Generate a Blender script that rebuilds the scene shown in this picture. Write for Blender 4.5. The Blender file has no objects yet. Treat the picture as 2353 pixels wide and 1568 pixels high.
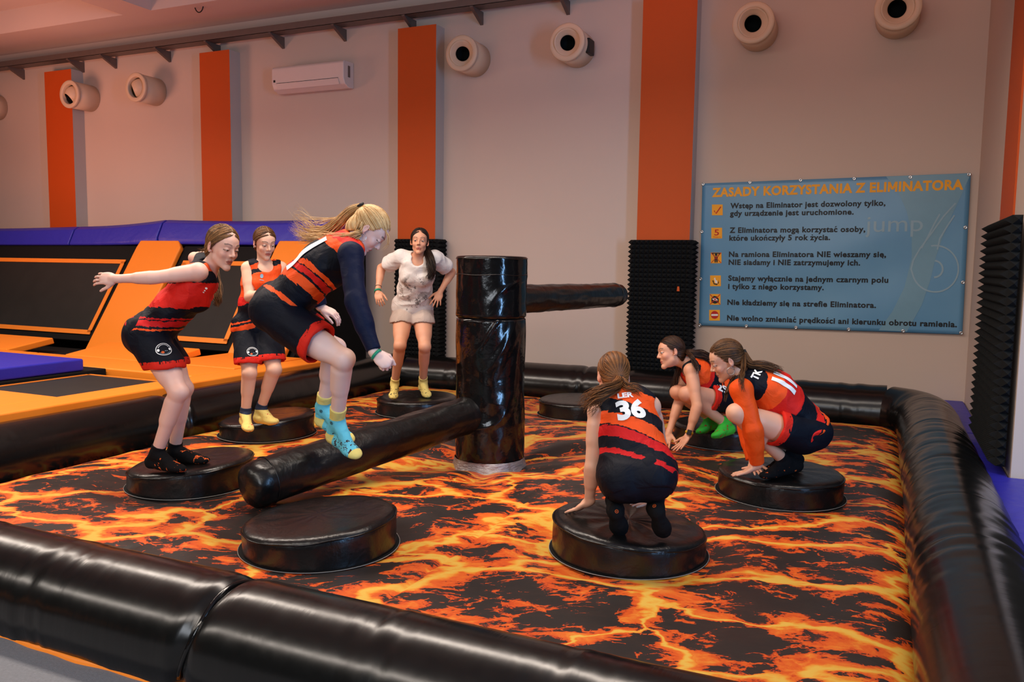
import bpy, bmesh, math, random
import numpy as np
from mathutils import Vector, Matrix
from mathutils.bvhtree import BVHTree
random.seed(7); RNG = np.random.default_rng(7)
SC = bpy.context.scene
COL = SC.collection
PI = math.pi
W, H = 2353, 1568
# ------------------------------------------------------------------ camera
CAM = np.array([2.53733978, -5.24503711, 1.39275216])
YAW, PIT, ROL, FPX = 0.424665908, 0.0938313533, 0.0142641579, 1882.58241
FWD = np.array([-math.sin(YAW)*math.cos(PIT), math.cos(YAW)*math.cos(PIT), -math.sin(PIT)])
_r0 = np.array([math.cos(YAW), math.sin(YAW), 0.0]); _u0 = np.cross(_r0, FWD)
RGT = _r0*math.cos(ROL) + _u0*math.sin(ROL)
UPV = -_r0*math.sin(ROL) + _u0*math.cos(ROL)
def ray(x, y): return FWD + RGT*(x - W/2)/FPX - UPV*(y - H/2)/FPX
def P(x, y, d): return CAM + ray(x, y)*d
def onz(x, y, z):
    d = ray(x, y); return CAM + d*(z - CAM[2])/d[2]
def onY(x, y, Y):
    d = ray(x, y); return CAM + d*(Y - CAM[1])/d[1]
def onX(x, y, X):
    d = ray(x, y); return CAM + d*(X - CAM[0])/d[0]
cam = bpy.data.cameras.new('camera'); camo = bpy.data.objects.new('camera', cam); COL.objects.link(camo)
cam.sensor_fit = 'HORIZONTAL'; cam.sensor_width = 36.0; cam.lens = FPX/W*36.0
cam.clip_start = 0.05; cam.clip_end = 200
camo.matrix_world = Matrix(((RGT[0], UPV[0], -FWD[0], CAM[0]), (RGT[1], UPV[1], -FWD[1], CAM[1]), (RGT[2], UPV[2], -FWD[2], CAM[2]), (0, 0, 0, 1)))
SC.camera = camo
# ------------------------------------------------------------------ materials
def lin(c):
    return tuple(((v/255.0)/12.92 if v/255.0 <= 0.04045 else ((v/255.0 + 0.055)/1.055)**2.4) for v in c)
class NT:
    def __init__(s, name):
        s.m = bpy.data.materials.new(name); s.m.use_nodes = True
        s.t = s.m.node_tree; s.n = s.t.nodes; s.l = s.t.links
        s.b = s.n['Principled BSDF']
    def node(s, typ, **kw):
        n = s.n.new(typ)
        for k, v in kw.items(): setattr(n, k, v)
        return n
    def link(s, a, b): s.l.new(a, b)
    def val(s, sock, v):
        if hasattr(v, 'is_output') or isinstance(v, bpy.types.NodeSocket): s.l.new(v, sock)
        else: sock.default_value = v
    def math(s, op, a, b=None, c=None, clamp=False):
        n = s.n.new('ShaderNodeMath'); n.operation = op; n.use_clamp = clamp
        s.val(n.inputs[0], a)
        if b is not None: s.val(n.inputs[1], b)
        if c is not None: s.val(n.inputs[2], c)
        return n.outputs[0]
    def vmath(s, op, a, b=None):
        n = s.n.new('ShaderNodeVectorMath'); n.operation = op
        s.val(n.inputs[0], a)
        if b is not None:
            if op == 'SCALE': s.val(n.inputs[3], b)
            else: s.val(n.inputs[1], b)
        return n.outputs[0]
    def mix(s, f, a, b):
        n = s.n.new('ShaderNodeMix'); n.data_type = 'RGBA'
        s.val(n.inputs[0], f)
        for k, v in ((6, a), (7, b)):
            if isinstance(v, tuple): v = (*v[:3], 1.0)
            s.val(n.inputs[k], v)
        return n.outputs[2]
    def noise(s, vec, scale, detail=3, rough=0.5, dist=0.0, out=0):
        n = s.n.new('ShaderNodeTexNoise'); s.val(n.inputs['Vector'], vec)
        n.inputs['Scale'].default_value = scale; n.inputs['Detail'].default_value = detail
        n.inputs['Roughness'].default_value = rough; n.inputs['Distortion'].default_value = dist
        return n.outputs[out]
    def voro(s, vec, scale, feature='DISTANCE_TO_EDGE', rnd=1.0):
        n = s.n.new('ShaderNodeTexVoronoi'); n.feature = feature; s.val(n.inputs['Vector'], vec)
        n.inputs['Scale'].default_value = scale; n.inputs['Randomness'].default_value = rnd
        return n.outputs['Distance']
    def obj(s): return s.node('ShaderNodeTexCoord').outputs['Object']
    def attr(s, name, out='Vector'):
        n = s.node('ShaderNodeAttribute'); n.attribute_name = name; return n.outputs[out]
    def mapping(s, vec, scale=(1, 1, 1), rot=(0, 0, 0), loc=(0, 0, 0)):
        n = s.node('ShaderNodeMapping'); s.val(n.inputs['Vector'], vec)
        n.inputs['Scale'].default_value = scale; n.inputs['Rotation'].default_value = rot; n.inputs['Location'].default_value = loc
        return n.outputs[0]
    def ramp(s, f, stops, interp='LINEAR'):
        n = s.node('ShaderNodeValToRGB'); s.val(n.inputs[0], f); cr = n.color_ramp; cr.interpolation = interp
        while len(cr.elements) < len(stops): cr.elements.new(0.5)
        for e, (p, c) in zip(cr.elements, stops): e.position = p; e.color = (*c[:3], 1.0)
        return n.outputs[0]
    def bump(s, h, strength=0.3, dist=0.01):
        n = s.node('ShaderNodeBump'); n.inputs['Strength'].default_value = strength; n.inputs['Distance'].default_value = dist
        s.val(n.inputs['Height'], h); s.link(n.outputs[0], s.b.inputs['Normal']); return n
    def set(s, col=None, rough=None, spec=None, metal=None, sheen=None, coat=None, sss=None):
        b = s.b
        if col is not None:
            if isinstance(col, tuple): col = (*col[:3], 1.0)
            s.val(b.inputs['Base Color'], col)
        if rough is not None: s.val(b.inputs['Roughness'], rough)
        if spec is not None: s.val(b.inputs['Specular IOR Level'], spec)
        if metal is not None: s.val(b.inputs['Metallic'], metal)
        if sheen is not None: s.val(b.inputs['Sheen Weight'], sheen)
        if coat is not None: s.val(b.inputs['Coat Weight'], coat)
        return s
def plain(name, rgb, rough=0.6, spec=0.4, noise_amp=0.06, nscale=8.0, bump=0.0, bscale=60.0, metal=0.0):
    k = NT(name); c = lin(rgb); o = k.obj()
    n = k.noise(o, nscale, 4)
    f = k.math('MULTIPLY_ADD', n, noise_amp*2, 1.0 - noise_amp)
    col = k.mix(1.0, (*c,), (*c,))
    mx = k.node('ShaderNodeMix', data_type='RGBA', blend_type='MULTIPLY'); mx.inputs[0].default_value = 1.0
    mx.inputs[6].default_value = (*c, 1)
    cc = k.node('ShaderNodeCombineColor')
    for i in range(3): k.link(f, cc.inputs[i])
    k.link(cc.outputs[0], mx.inputs[7])
    k.set(mx.outputs[2], rough, spec, metal)
    if bump: k.bump(k.noise(o, bscale, 4), bump, 0.004)
    return k.m
def vinyl(name, rgb=(20, 20, 21), rough=0.28, wr=0.35, scale=(5, 5, 5), spec=0.5, rib=None):
    k = NT(name); o = k.obj(); mp = k.mapping(o, scale)
    n1 = k.noise(mp, 1.6, 4, 0.55, 0.6); n2 = k.noise(mp, 7.0, 3, 0.6)
    h = k.math('MULTIPLY_ADD', n2, 0.25, n1)
    if rib: h = k.math('MULTIPLY_ADD', k.noise(k.mapping(o, rib), 1.0, 3, 0.6), 0.30, k.math('MULTIPLY', h, 0.2))
    k.bump(h, wr, 0.03)
    r = k.math('MULTIPLY_ADD', n2, 0.12, rough - 0.06)
    k.set(lin(rgb), r, spec)
    return k.m
M = {}
# ------------------------------------------------------------------ object helpers
def empty(name, loc=(0, 0, 0), rz=0.0, label=None, cat=None, group=None):
    o = bpy.data.objects.new(name, None); COL.objects.link(o); o.location = [float(v) for v in loc]; o.rotation_euler = (0, 0, rz)
    o.empty_display_size = 0.1
    if label: tag(o, label, cat, group)
    return o
def tag(o, label=None, cat=None, group=None, kind=None):
    if label: o['label'] = label
    if cat: o['category'] = cat
    if group: o['group'] = group
    if kind: o['kind'] = kind
    return o
def mesh_obj(name, verts, faces, mats, parent=None, smooth=True, mi=None):
    me = bpy.data.meshes.new(name)
    v = np.asarray(verts, np.float64)
    if parent is not None: v = v - np.array(parent_loc(parent))
    me.from_pydata(v.tolist(), [], [tuple(int(i) for i in f) for f in faces]); me.update()
    for m in (mats if isinstance(mats, (list, tuple)) else [mats]): me.materials.append(m)
    if mi is not None: me.polygons.foreach_set('material_index', np.asarray(mi, np.int32))
    if smooth: me.polygons.foreach_set('use_smooth', np.ones(len(me.polygons), bool))
    o = bpy.data.objects.new(name, me); COL.objects.link(o)
    if parent is not None: o.parent = parent
    return o
def parent_loc(p):
    l = np.zeros(3)
    while p is not None:
        l = l + np.array(p.location); p = p.parent
    return l
class MB:
    """collects world-space geometry for ONE mesh object"""
    def __init__(s): s.v = []; s.f = []; s.mi = []
    def add(s, V, F, mi=0):
        b = len(s.v); s.v += [tuple(map(float, p)) for p in V]
        s.f += [tuple(i + b for i in f) for f in F]; s.mi += [mi]*len(F); return s
    def box(s, lo, hi, mi=0):
        x0, y0, z0 = lo; x1, y1, z1 = hi
        V = [(x0, y0, z0), (x1, y0, z0), (x1, y1, z0), (x0, y1, z0), (x0, y0, z1), (x1, y0, z1), (x1, y1, z1), (x0, y1, z1)]
        return s.add(V, [(0, 3, 2, 1), (4, 5, 6, 7), (0, 1, 5, 4), (1, 2, 6, 5), (2, 3, 7, 6), (3, 0, 4, 7)], mi)
    def prism(s, poly, d, mi=0):
        """polygon (3D points) extruded by vector d"""
        n = len(poly); A = [np.array(p, float) for p in poly]; B = [p + np.array(d, float) for p in A]
        F = [tuple(range(n))[::-1], tuple(range(n, 2*n))] + [(i, (i+1) % n, (i+1) % n + n, i + n) for i in range(n)]
        return s.add(A + B, F, mi)
    def tube(s, pts, rad, n=12, mi=0, cap=True, closed=False):
        pts = [np.array(p, float) for p in pts]; m = len(pts)
        rad = [rad]*m if np.isscalar(rad) else list(rad)
        T = []
        for i in range(m):
            a = pts[(i-1) % m] if (closed or i > 0) else pts[i]; b = pts[(i+1) % m] if (closed or i < m-1) else pts[i]
            t = b - a; T.append(t/(np.linalg.norm(t) + 1e-12))
        ref = np.array([0, 0, 1.0]) if abs(T[0][2]) < 0.9 else np.array([1.0, 0, 0])
        u = np.cross(T[0], ref); u /= np.linalg.norm(u)
        V = []
        for i in range(m):
            u = u - T[i]*np.dot(u, T[i]); u /= np.linalg.norm(u) + 1e-12; w = np.cross(T[i], u)
            for k in range(n):
                a = 2*PI*k/n; V.append(pts[i] + rad[i]*(math.cos(a)*u + math.sin(a)*w))
        F = []
        for i in range(m if closed else m-1):
            j = (i+1) % m
            for k in range(n): F.append((i*n+k, i*n+(k+1) % n, j*n+(k+1) % n, j*n+k))
        if cap and not closed: F += [tuple(range(n))[::-1], tuple((m-1)*n+k for k in range(n))]
        return s.add(V, F, mi)
    def lathe(s, prof, c, n=48, axis=(0, 0, 1), mi=0, fn=None):
        """prof: (r,z) list revolved about axis at c"""
        c = np.array(c, float); ax = np.array(axis, float); ax /= np.linalg.norm(ax)
        ref = np.array([1.0, 0, 0]) if abs(ax[0]) < 0.9 else np.array([0, 1.0, 0])
        u = ref - ax*np.dot(ref, ax); u /= np.linalg.norm(u); w = np.cross(ax, u)
        V = []; F = []; A = 2*PI*np.arange(n)/n
        for i, (r, z) in enumerate(prof):
            rr, zz = (r, z) if fn is None else fn(i, r, z, A)
            rr = np.broadcast_to(rr, (n,)); zz = np.broadcast_to(zz, (n,))
            V += list(c + zz[:, None]*ax + rr[:, None]*(np.cos(A)[:, None]*u + np.sin(A)[:, None]*w))
        for i in range(len(prof)-1):
            for k in range(n): F.append((i*n+k, i*n+(k+1) % n, (i+1)*n+(k+1) % n, (i+1)*n+k))
        return s.add(V, F, mi)
    def build(s, name, mats, parent=None, smooth=False, bevel=0.0, seg=2):
        o = mesh_obj(name, s.v, s.f, mats, parent, smooth, s.mi)
        if bevel:
            b = o.modifiers.new('bevel', 'BEVEL'); b.width = bevel; b.segments = seg; b.limit_method = 'ANGLE'; b.harden_normals = False
            o.data.polygons.foreach_set('use_smooth', np.ones(len(o.data.polygons), bool))
            w = o.modifiers.new('wn', 'WEIGHTED_NORMAL'); w.keep_sharp = False
        return o
def vnoise(p, seed=0):
    """smooth value noise, p (n,3) -> [-1,1]"""
    p = np.asarray(p, float); i = np.floor(p).astype(np.int64); f = p - i; f = f*f*(3-2*f)
    def hsh(a, b, c):
        h = (a*374761393 + b*668265263 + c*2147483647 + seed*974711) & 0xffffffff
        h = ((h ^ (h >> 13))*1274126177) & 0xffffffff
        return ((h ^ (h >> 16)) & 0xffff)/32767.5 - 1.0
    r = 0
    for dx in (0, 1):
        for dy in (0, 1):
            for dz in (0, 1):
                w = (f[:, 0] if dx else 1-f[:, 0])*(f[:, 1] if dy else 1-f[:, 1])*(f[:, 2] if dz else 1-f[:, 2])
                r = r + w*hsh(i[:, 0]+dx, i[:, 1]+dy, i[:, 2]+dz)
    return r
def raw_text(txt, bold=0.0, res=4):
    cu = bpy.data.curves.new('lettering', 'FONT'); cu.body = txt; cu.size = 1.0; cu.offset = bold; cu.resolution_u = res
    ob = bpy.data.objects.new('lettering', cu); COL.objects.link(ob)
    dg = bpy.context.evaluated_depsgraph_get(); me = bpy.data.meshes.new_from_object(ob.evaluated_get(dg))
    bm = bmesh.new(); bm.from_mesh(me); bmesh.ops.triangulate(bm, faces=bm.faces[:], quad_method='BEAUTY', ngon_method='EAR_CLIP'); bm.to_mesh(me); bm.free()
    V = np.array([v.co[:] for v in me.vertices]) if len(me.vertices) else np.zeros((0, 3)); F = [tuple(p.vertices) for p in me.polygons]
    bpy.data.objects.remove(ob); bpy.data.curves.remove(cu); bpy.data.meshes.remove(me)
    return V, F
_GL = {}
_DIA = {'ą': ('a', 'tail'), 'ę': ('e', 'tail'), 'ć': ('c', 'acute'), 'ń': ('n', 'acute'), 'ś': ('s', 'acute'), 'ó': ('o', 'acute'), 'ź': ('z', 'acute'), 'ż': ('z', 'dot'), 'ł': ('l', 'stroke')}
def glyph(c, bold):
    """(vertices, faces, advance) of one letter; Polish marks are added to the base letter"""
    if (c, bold) in _GL: return _GL[c, bold]
    b, mark = _DIA.get(c, (c, None))
    w = raw_text('I' + b + 'I', 0.0)[0][:, 0].max() - raw_text('II', 0.0)[0][:, 0].max()
    V, F = raw_text(b, bold) if b != ' ' else (np.zeros((0, 3)), [])
    V = [tuple(p) for p in V]; F = list(F)
    if b == 'M':
        xa = min(p[0] for p in V); xb = max(p[0] for p in V); ya = min(p[1] for p in V); yb = max(p[1] for p in V); xm = (xa + xb)/2; t = 0.10 + 1.6*bold; yl = ya + (yb - ya)*0.22
        V = []; F = []
        for q in ([(xa, ya), (xa+t, ya), (xa+t, yb), (xa, yb)], [(xb-t, ya), (xb, ya), (xb, yb), (xb-t, yb)],
                  [(xa, yb), (xm-t*0.5, yl), (xm+t*0.5, yl), (xa+t*1.1, yb)], [(xb-t*1.1, yb), (xm-t*0.5, yl), (xm+t*0.5, yl), (xb, yb)]):
            n = len(V); V += [(x, y, 0.0) for x, y in q]; F += [(n, n+1, n+2), (n, n+2, n+3)]
    if mark:
        x0 = min(p[0] for p in V); x1 = max(p[0] for p in V); xm = (x0 + x1)/2; t = 0.03 + bold; n = len(V)
        if mark == 'tail': q = [(x1-0.13, 0.03), (x1-0.19, -0.06), (x1-0.19, -0.13), (x1-0.12, -0.18), (x1-0.03, -0.16), (x1-0.03, -0.11), (x1-0.09, -0.11), (x1-0.10, -0.06), (x1-0.03, 0.03)]
        elif mark == 'acute': q = [(xm-0.06-t, 0.58), (xm-0.06+t, 0.58), (xm+0.07+t*1.3, 0.74), (xm+0.07-t*1.3, 0.74)]
        elif mark == 'dot': q = [(xm + 0.075*math.cos(a), 0.66 + 0.075*math.sin(a)) for a in np.linspace(0, 2*PI, 10, endpoint=False)]
        else: q = [(xm-0.15, 0.27-t), (xm+0.15, 0.43-t), (xm+0.15, 0.43+t), (xm-0.15, 0.27+t)]
        V += [(x, y, 0.0) for x, y in q]
        F += [(n, n+k, n+k+1) for k in range(1, len(q)-1)] if mark != 'tail' else [(n, n+1, n+8), (n+1, n+7, n+8), (n+1, n+2, n+7), (n+2, n+6, n+7), (n+2, n+3, n+6), (n+3, n+5, n+6), (n+3, n+4, n+5)]
    _GL[c, bold] = (np.array(V).reshape(-1, 3), F, w); return _GL[c, bold]
def text_mesh(txt, size=1.0, bold=0.0, res=4, space=1.0):
    V = []; F = []; x = 0.0
    for c in txt:
        g, f, w = glyph(c, bold); b = len(V)
        V += [(p[0] + x, p[1], 0.0) for p in g]; F += [tuple(i + b for i in q) for q in f]; x += w + (space - 1)*0.6
    return np.array(V)*size, F
# ================================================================== MATERIALS
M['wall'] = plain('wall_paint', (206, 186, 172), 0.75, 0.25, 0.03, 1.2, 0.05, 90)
M['pillar_grey'] = plain('pillar_side_paint', (188, 182, 176), 0.75, 0.25, 0.03, 1.2)  # grey wall paint on the pillar sides
M['orange_paint'] = plain('orange_paint', (196, 80, 20), 0.6, 0.3, 0.03, 2.0)
M['ceiling'] = plain('ceiling_paint', (214, 196, 188), 0.8, 0.2, 0.03, 1.0)
M['vinyl'] = vinyl('black_vinyl', (13, 13, 14), 0.15, 0.2, (2.5, 2.5, 2.5))
M['vinyl_tube'] = vinyl('black_tube_vinyl', (10, 11, 11), 0.23, 0.10, (2, 2, 2), rib=(26, 1.5, 1.5))
M['vinyl_tube_side'] = vinyl('black_side_tube_vinyl', (10, 11, 11), 0.23, 0.10, (2, 2, 2), rib=(1.5, 22, 1.5))
M['vinyl_top'] = vinyl('black_cushion_vinyl', (17, 16, 16), 0.3, 0.22, (4, 4, 4))
M['orange_vinyl'] = vinyl('orange_vinyl', (247, 137, 38), 0.45, 0.12, (2, 2, 2), 0.35)
M['orange_web'] = plain('orange_webbing', (240, 132, 40), 0.6, 0.3, 0.05)
M['blue_vinyl'] = vinyl('blue_vinyl', (46, 44, 168), 0.42, 0.3, (2.2, 2.2, 2.2), 0.4)
M['bed'] = plain('trampoline_mesh', (36, 33, 31), 0.7, 0.3, 0.25, 5.0)
M['dark'] = plain('dark_recess', (16, 15, 15), 0.8, 0.2)
M['foam'] = plain('acoustic_foam', (24, 25, 25), 0.92, 0.15, 0.1, 30)
M['plastic'] = plain('cream_plastic', (214, 190, 162), 0.42, 0.4, 0.03)
M['ac_white'] = plain('white_plastic', (224, 208, 200), 0.35, 0.45, 0.02)
M['bore'] = plain('duct_inside', (14, 16, 16), 0.8, 0.2)
M['steel'] = plain('galvanised_steel', (112, 100, 94), 0.5, 0.5, 0.12, 14, metal=0.4)
M['cable'] = plain('black_cable', (20, 18, 18), 0.5, 0.4)
M['carpet'] = plain('grey_carpet', (122, 123, 127), 0.95, 0.1, 0.22, 90, 0.4, 260)
M['rim_white'] = plain('white_edging', (150, 146, 140), 0.6, 0.3)
M['metal'] = plain('bright_metal', (190, 190, 188), 0.25, 0.5, 0.02, metal=0.9)
def lava_material():
    k = NT('lava_print'); o = k.obj()
    o = k.mapping(o, (1.0, 1.0, 0.0), (0, 0, -0.42), (3.7, 1.9, 0))
    st = k.mapping(o, (0.86, 1.42, 1), (0, 0, 0))
    w1 = k.noise(st, 1.7, 4, 0.55, 0, 1); w1 = k.vmath('SUBTRACT', w1, (0.5, 0.5, 0.5)); w1 = k.vmath('SCALE', w1, 0.75)
    w2 = k.noise(st, 6.5, 4, 0.6, 0, 1); w2 = k.vmath('SUBTRACT', w2, (0.5, 0.5, 0.5)); w2 = k.vmath('SCALE', w2, 0.14)
    p = k.vmath('ADD', k.vmath('ADD', st, w1), w2)
    d1 = k.voro(p, 1.25)
    w2s = k.node('ShaderNodeSeparateXYZ'); k.link(w2, w2s.inputs[0]); w2x = w2s.outputs[0]
    p2 = k.vmath('ADD', k.vmath('ADD', st, k.vmath('SCALE', w1, 0.6)), k.vmath('SCALE', w2, 1.3))
    d2 = k.voro(p2, 3.6)
    d3 = k.voro(k.vmath('ADD', st, w2), 9.0)
    N = k.noise(k.vmath('ADD', st, k.vmath('SCALE', w2, 0.8)), 5.5, 8, 0.68, 0.4)
    big = k.noise(st, 0.9, 2, 0.5)
    ns = k.math('SUBTRACT', N, 0.5)
    near = k.math('POWER', 2.718, k.math('MULTIPLY', d1, -9.0))
    hf = k.math('ADD', k.math('MULTIPLY', ns, 4.4), k.math('MULTIPLY_ADD', near, 1.15, -0.50))
    hf = k.math('ADD', hf, k.math('MULTIPLY', k.math('SUBTRACT', big, 0.5), 0.9))
    v2 = k.math('MULTIPLY', k.math('MAXIMUM', k.math('SUBTRACT', 0.045, d2), 0.0), 9.0)
    v3 = k.math('MULTIPLY', k.math('MAXIMUM', k.math('SUBTRACT', 0.030, d3), 0.0), 8.0)
    crack = k.math('MULTIPLY', k.math('ADD', v2, v3), k.math('GREATER_THAN', k.math('ADD', hf, k.math('MULTIPLY', w2x, 2.0)), -0.42))
    hf = k.math('ADD', hf, crack)
    wv = k.math('MULTIPLY_ADD', big, 0.165, -0.036)
    vein = k.math('ADD', k.math('SUBTRACT', 1.0, k.math('DIVIDE', d1, wv)), k.math('MULTIPLY', ns, 2.3))
    vein = k.math('MULTIPLY', vein, 1.0, clamp=True)
    f = k.math('MULTIPLY_ADD', hf, 0.42, 0.30, clamp=True)
    cf_ = k.ramp(f, [(0.0, lin((44, 39, 37))), (0.285, lin((52, 43, 39))), (0.297, lin((168, 50, 20))), (0.322, lin((220, 82, 28))),
        (0.46, lin((234, 104, 34))), (0.66, lin((242, 134, 46))), (0.9, lin((246, 166, 62)))])
    cv_ = k.ramp(vein, [(0.0, lin((234, 104, 30))), (0.25, lin((242, 140, 44))), (0.5, lin((242, 172, 62))), (0.85, lin((240, 192, 82)))])
    col = k.mix(k.math('MULTIPLY', vein, 9.0, clamp=True), cf_, cv_)
    col = k.mix(0.2, col, lin((30, 24, 22)))
    k.set(col, 0.42, 0.3)
    k.bump(k.noise(o, 7, 3, 0.5), 0.12, 0.02)
    return k.m
M['lava'] = lava_material()
# ================================================================== ROOM
YW, XR, ZC = 3.7, 3.30, 4.62
wb = MB().box((-14, YW, -0.4), (XR + 0.2, YW + 0.2, 5.2)).build('wall_back', M['wall']); tag(wb, kind='structure')
wr = MB().box((XR, 0.48, -0.4), (XR + 0.2, YW + 0.02, 5.2)).build('wall_right', M['wall']); tag(wr, kind='structure')
fl = MB().box((-14, -9, -0.45), (9, YW, -0.3)).build('floor', M['carpet']); tag(fl, kind='structure')
# ceiling with two recessed coffers by the wall
c = MB(); th = 5.05
c.box((-14, 2.85, ZC), (XR + 0.2, YW + 0.1, th))                       # border along the back wall
c.box((-6.87, -9, ZC), (-6.36, 2.85, th))                              # cross beam
c.box((-14, -9, ZC + 0.32), (-6.87, 2.85, th + 0.1)); c.box((-6.36, -9, ZC + 0.32), (9, 2.85, th + 0.1))
c.box((-0.3, -9, ZC), (0.2, 2.85, th))
ce = c.build('ceiling', M['ceiling']); tag(ce, kind='structure')
# pillars along the back wall
PX = [(-9.34, -8.745), (-6.19, -5.655), (-2.995, -2.462), (0.055, 0.632)]
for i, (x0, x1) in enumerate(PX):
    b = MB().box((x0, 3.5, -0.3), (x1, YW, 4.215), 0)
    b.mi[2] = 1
    o = b.build('pillar_%d' % (i + 1), [M['pillar_grey'], M['orange_paint']]); tag(o, kind='structure')
o = MB().box((XR - 0.012, 1.12, -0.3), (XR, 1.80, 4.6)).build('trim_1', M['orange_paint']); tag(o, kind='structure')
# ------------------------------------------------------------------ acoustic foam columns
def foam_sheet(o, u, v, n, nu, nv, pitch, hgt):
    """pyramid foam: corner o, directions u,v, outward n"""
    o, u, v, n = [np.array(t, float) for t in (o, u, v, n)]
    V = []; F = []
    for j in range(nv + 1):
        for i in range(nu + 1): V.append(o + u*pitch*i + v*pitch*j)
    for j in range(nv):
        for i in range(nu):
            a = j*(nu+1) + i; t = len(V); V.append(o + u*pitch*(i+.5) + v*pitch*(j+.5) + n*hgt)
            F += [(a, a+1, t), (a+1, a+nu+2, t), (a+nu+2, a+nu+1, t), (a+nu+1, a, t)]
    b = len(V); V += [o - n*0.03, o + u*pitch*nu - n*0.03, o + u*pitch*nu + v*pitch*nv - n*0.03, o + v*pitch*nv - n*0.03]
    c0, c1, c2, c3 = 0, nu, (nu+1)*(nv+1)-1, (nu+1)*nv
    F += [(b, b+3, b+2, b+1), (c0, b, b+1, c1), (c1, b+1, b+2, c2), (c2, b+2, b+3, c3), (c3, b+3, b, c0)]
    return V, F
def foam_column(x0, x1, ztop, zbot, label):
    t = empty('foam_column', ((x0+x1)/2, 3.44, zbot), 0, label, 'foam padding', 'foam columns on the back wall')
    nv = int((ztop - zbot)/0.051); w = x1 - x0 + 0.06; nu = round(w/0.051); p = w/nu
    V, F = foam_sheet((x0 - 0.03, 3.455, ztop - nv*0.051), (1, 0, 0), (0, 0, 0.051/p), (0, -1, 0), nu, nv, p, 0.04)
    mesh_obj('foam_front', V, F, M['foam'], t, False)
    V, F = foam_sheet((x1 + 0.03, 3.46, ztop - nv*0.051), (0, 1, 0), (0, 0, 1), (1, 0, 0), 4, nv, 0.051, 0.04)
    mesh_obj('foam_side', V, F, M['foam'], t, False)
    V, F = foam_sheet((x0 - 0.03, 3.46 + 0.204, ztop - nv*0.051), (0, -1, 0), (0, 0, 1), (-1, 0, 0), 4, nv, 0.051, 0.04)
    mesh_obj('foam_side', V, F, M['foam'], t, False)
    return t
foam_column(-2.97, -2.44, 1.68, -0.2, 'black pyramid foam column behind the girl in the white t-shirt')
fc = foam_column(0.035, 0.635, 1.672, -0.2, 'black pyramid foam column left of the blue rules banner')
mesh_obj('orange_sticker', *(lambda q: (q, [(0, 1, 2, 3)]))([(0.535, 3.408, 1.13), (0.565, 3.408, 1.13), (0.56, 3.408, 1.18), (0.54, 3.408, 1.18)]), M['orange_paint'], fc, False)
t = empty('foam_column', (3.25, 1.2, 0.14), 0, 'large black pyramid foam column on the right wall above a blue mat', 'foam padding')
nv = int((1.73 - 0.15)/0.055)
V, F = foam_sheet((3.22, 1.85, 1.73 - nv*0.055), (0, -1, 0), (0, 0, 1), (-1, 0, 0), 24, nv, 0.055, 0.045); mesh_obj('foam_front', V, F, M['foam'], t, False)
V, F = foam_sheet((3.22, 0.53, 1.73 - nv*0.055), (1, 0, 0), (0, 0, 1), (0, -1, 0), 1, nv, 0.055, 0.045); mesh_obj('foam_side', V, F, M['foam'], t, False)
# ------------------------------------------------------------------ round air nozzles
def nozzle(x, d, label, first=True, clip=False, gap=0.0):
    z = 3.80; c = np.array([x, 3.7, z])
    t = empty('air_nozzle', (x, 3.7, z), 0, label, 'air vent', 'round air nozzles high on the back wall')
    L = 0.36
    MB().lathe([(0.17, 0.0), (0.195, 0.005), (0.195, L-0.03), (0.187, L-0.028), (0.187, L-0.02)], c, 56, (0, -1, 0)).build('duct', M['plastic'], t, True)
    MB().lathe([(0.196, L-0.022), (0.203, L-0.01), (0.203, L+0.012), (0.196, L+0.02), (0.150, L+0.02), (0.143, L+0.012), (0.140, L-0.04)], c, 56, (0, -1, 0)).build('front_ring', M['plastic'], t, True)
    d = np.array(d, float); d /= np.linalg.norm(d)
    if d[1] < -0.9:
        pc = c + np.array([0, -(L + 0.004), 0])
        m = MB().lathe([(0.147, -0.012), (0.143, 0.002), (0.136, 0.003), (0.126, -0.006), (0.10, -0.026), (0.087, -0.036), (0.082, -0.046)], pc, 56, d)
        m.lathe([(0.082, -0.046), (0.080, -0.06), (0.078, -0.22), (0.0, -0.22)], pc, 48, d, 1)
    else:
        pc = c + np.array([0, -(L - 0.09), 0])
        m = MB().lathe([(0.06, -0.13)] + [(0.139*math.sin(a), 0.139*math.cos(a)) for a in np.radians([140, 120, 100, 85, 70, 58, 48, 40])], pc, 48, d)
        m.lathe([(0.0895, 0.1065), (0.083, 0.100), (0.077, 0.05), (0.075, -0.12), (0.0, -0.12)], pc, 48, d, 1)
    m.build('nozzle_ball', [M['plastic'], M['bore']], t, True)
    if clip: MB().box((x+0.17, 3.45, z-0.10), (x+0.215, 3.62, z+0.06)).build('clamp', M['cable'], t, bevel=0.008)
    return t
dl = (-0.5, -0.75, -0.55)
nozzle(-10.70, (-0.2, -0.96, -0.1), 'cream air nozzle at the left edge of the photo')
nozzle(-8.58, (-0.35, -0.72, -0.62), 'cream air nozzle just right of the leftmost orange pillar')
nozzle(-7.22, (-0.75, -0.68, -0.35), 'cream air nozzle left of the pillar beside the air conditioner')
nozzle(-2.03, (0.25, -0.95, -0.12), 'cream air nozzle right of the middle orange pillar')
nozzle(-0.735, (0.26, -0.95, -0.12), 'cream air nozzle with black side clamp left of the wide pillar', clip=True)
nozzle(1.225, (0.2, -0.95, -0.12), 'cream air nozzle above left part of the blue banner')
nozzle(2.52, (0.15, -0.95, -0.10), 'cream air nozzle cut by top edge nearest the room corner')
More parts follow.
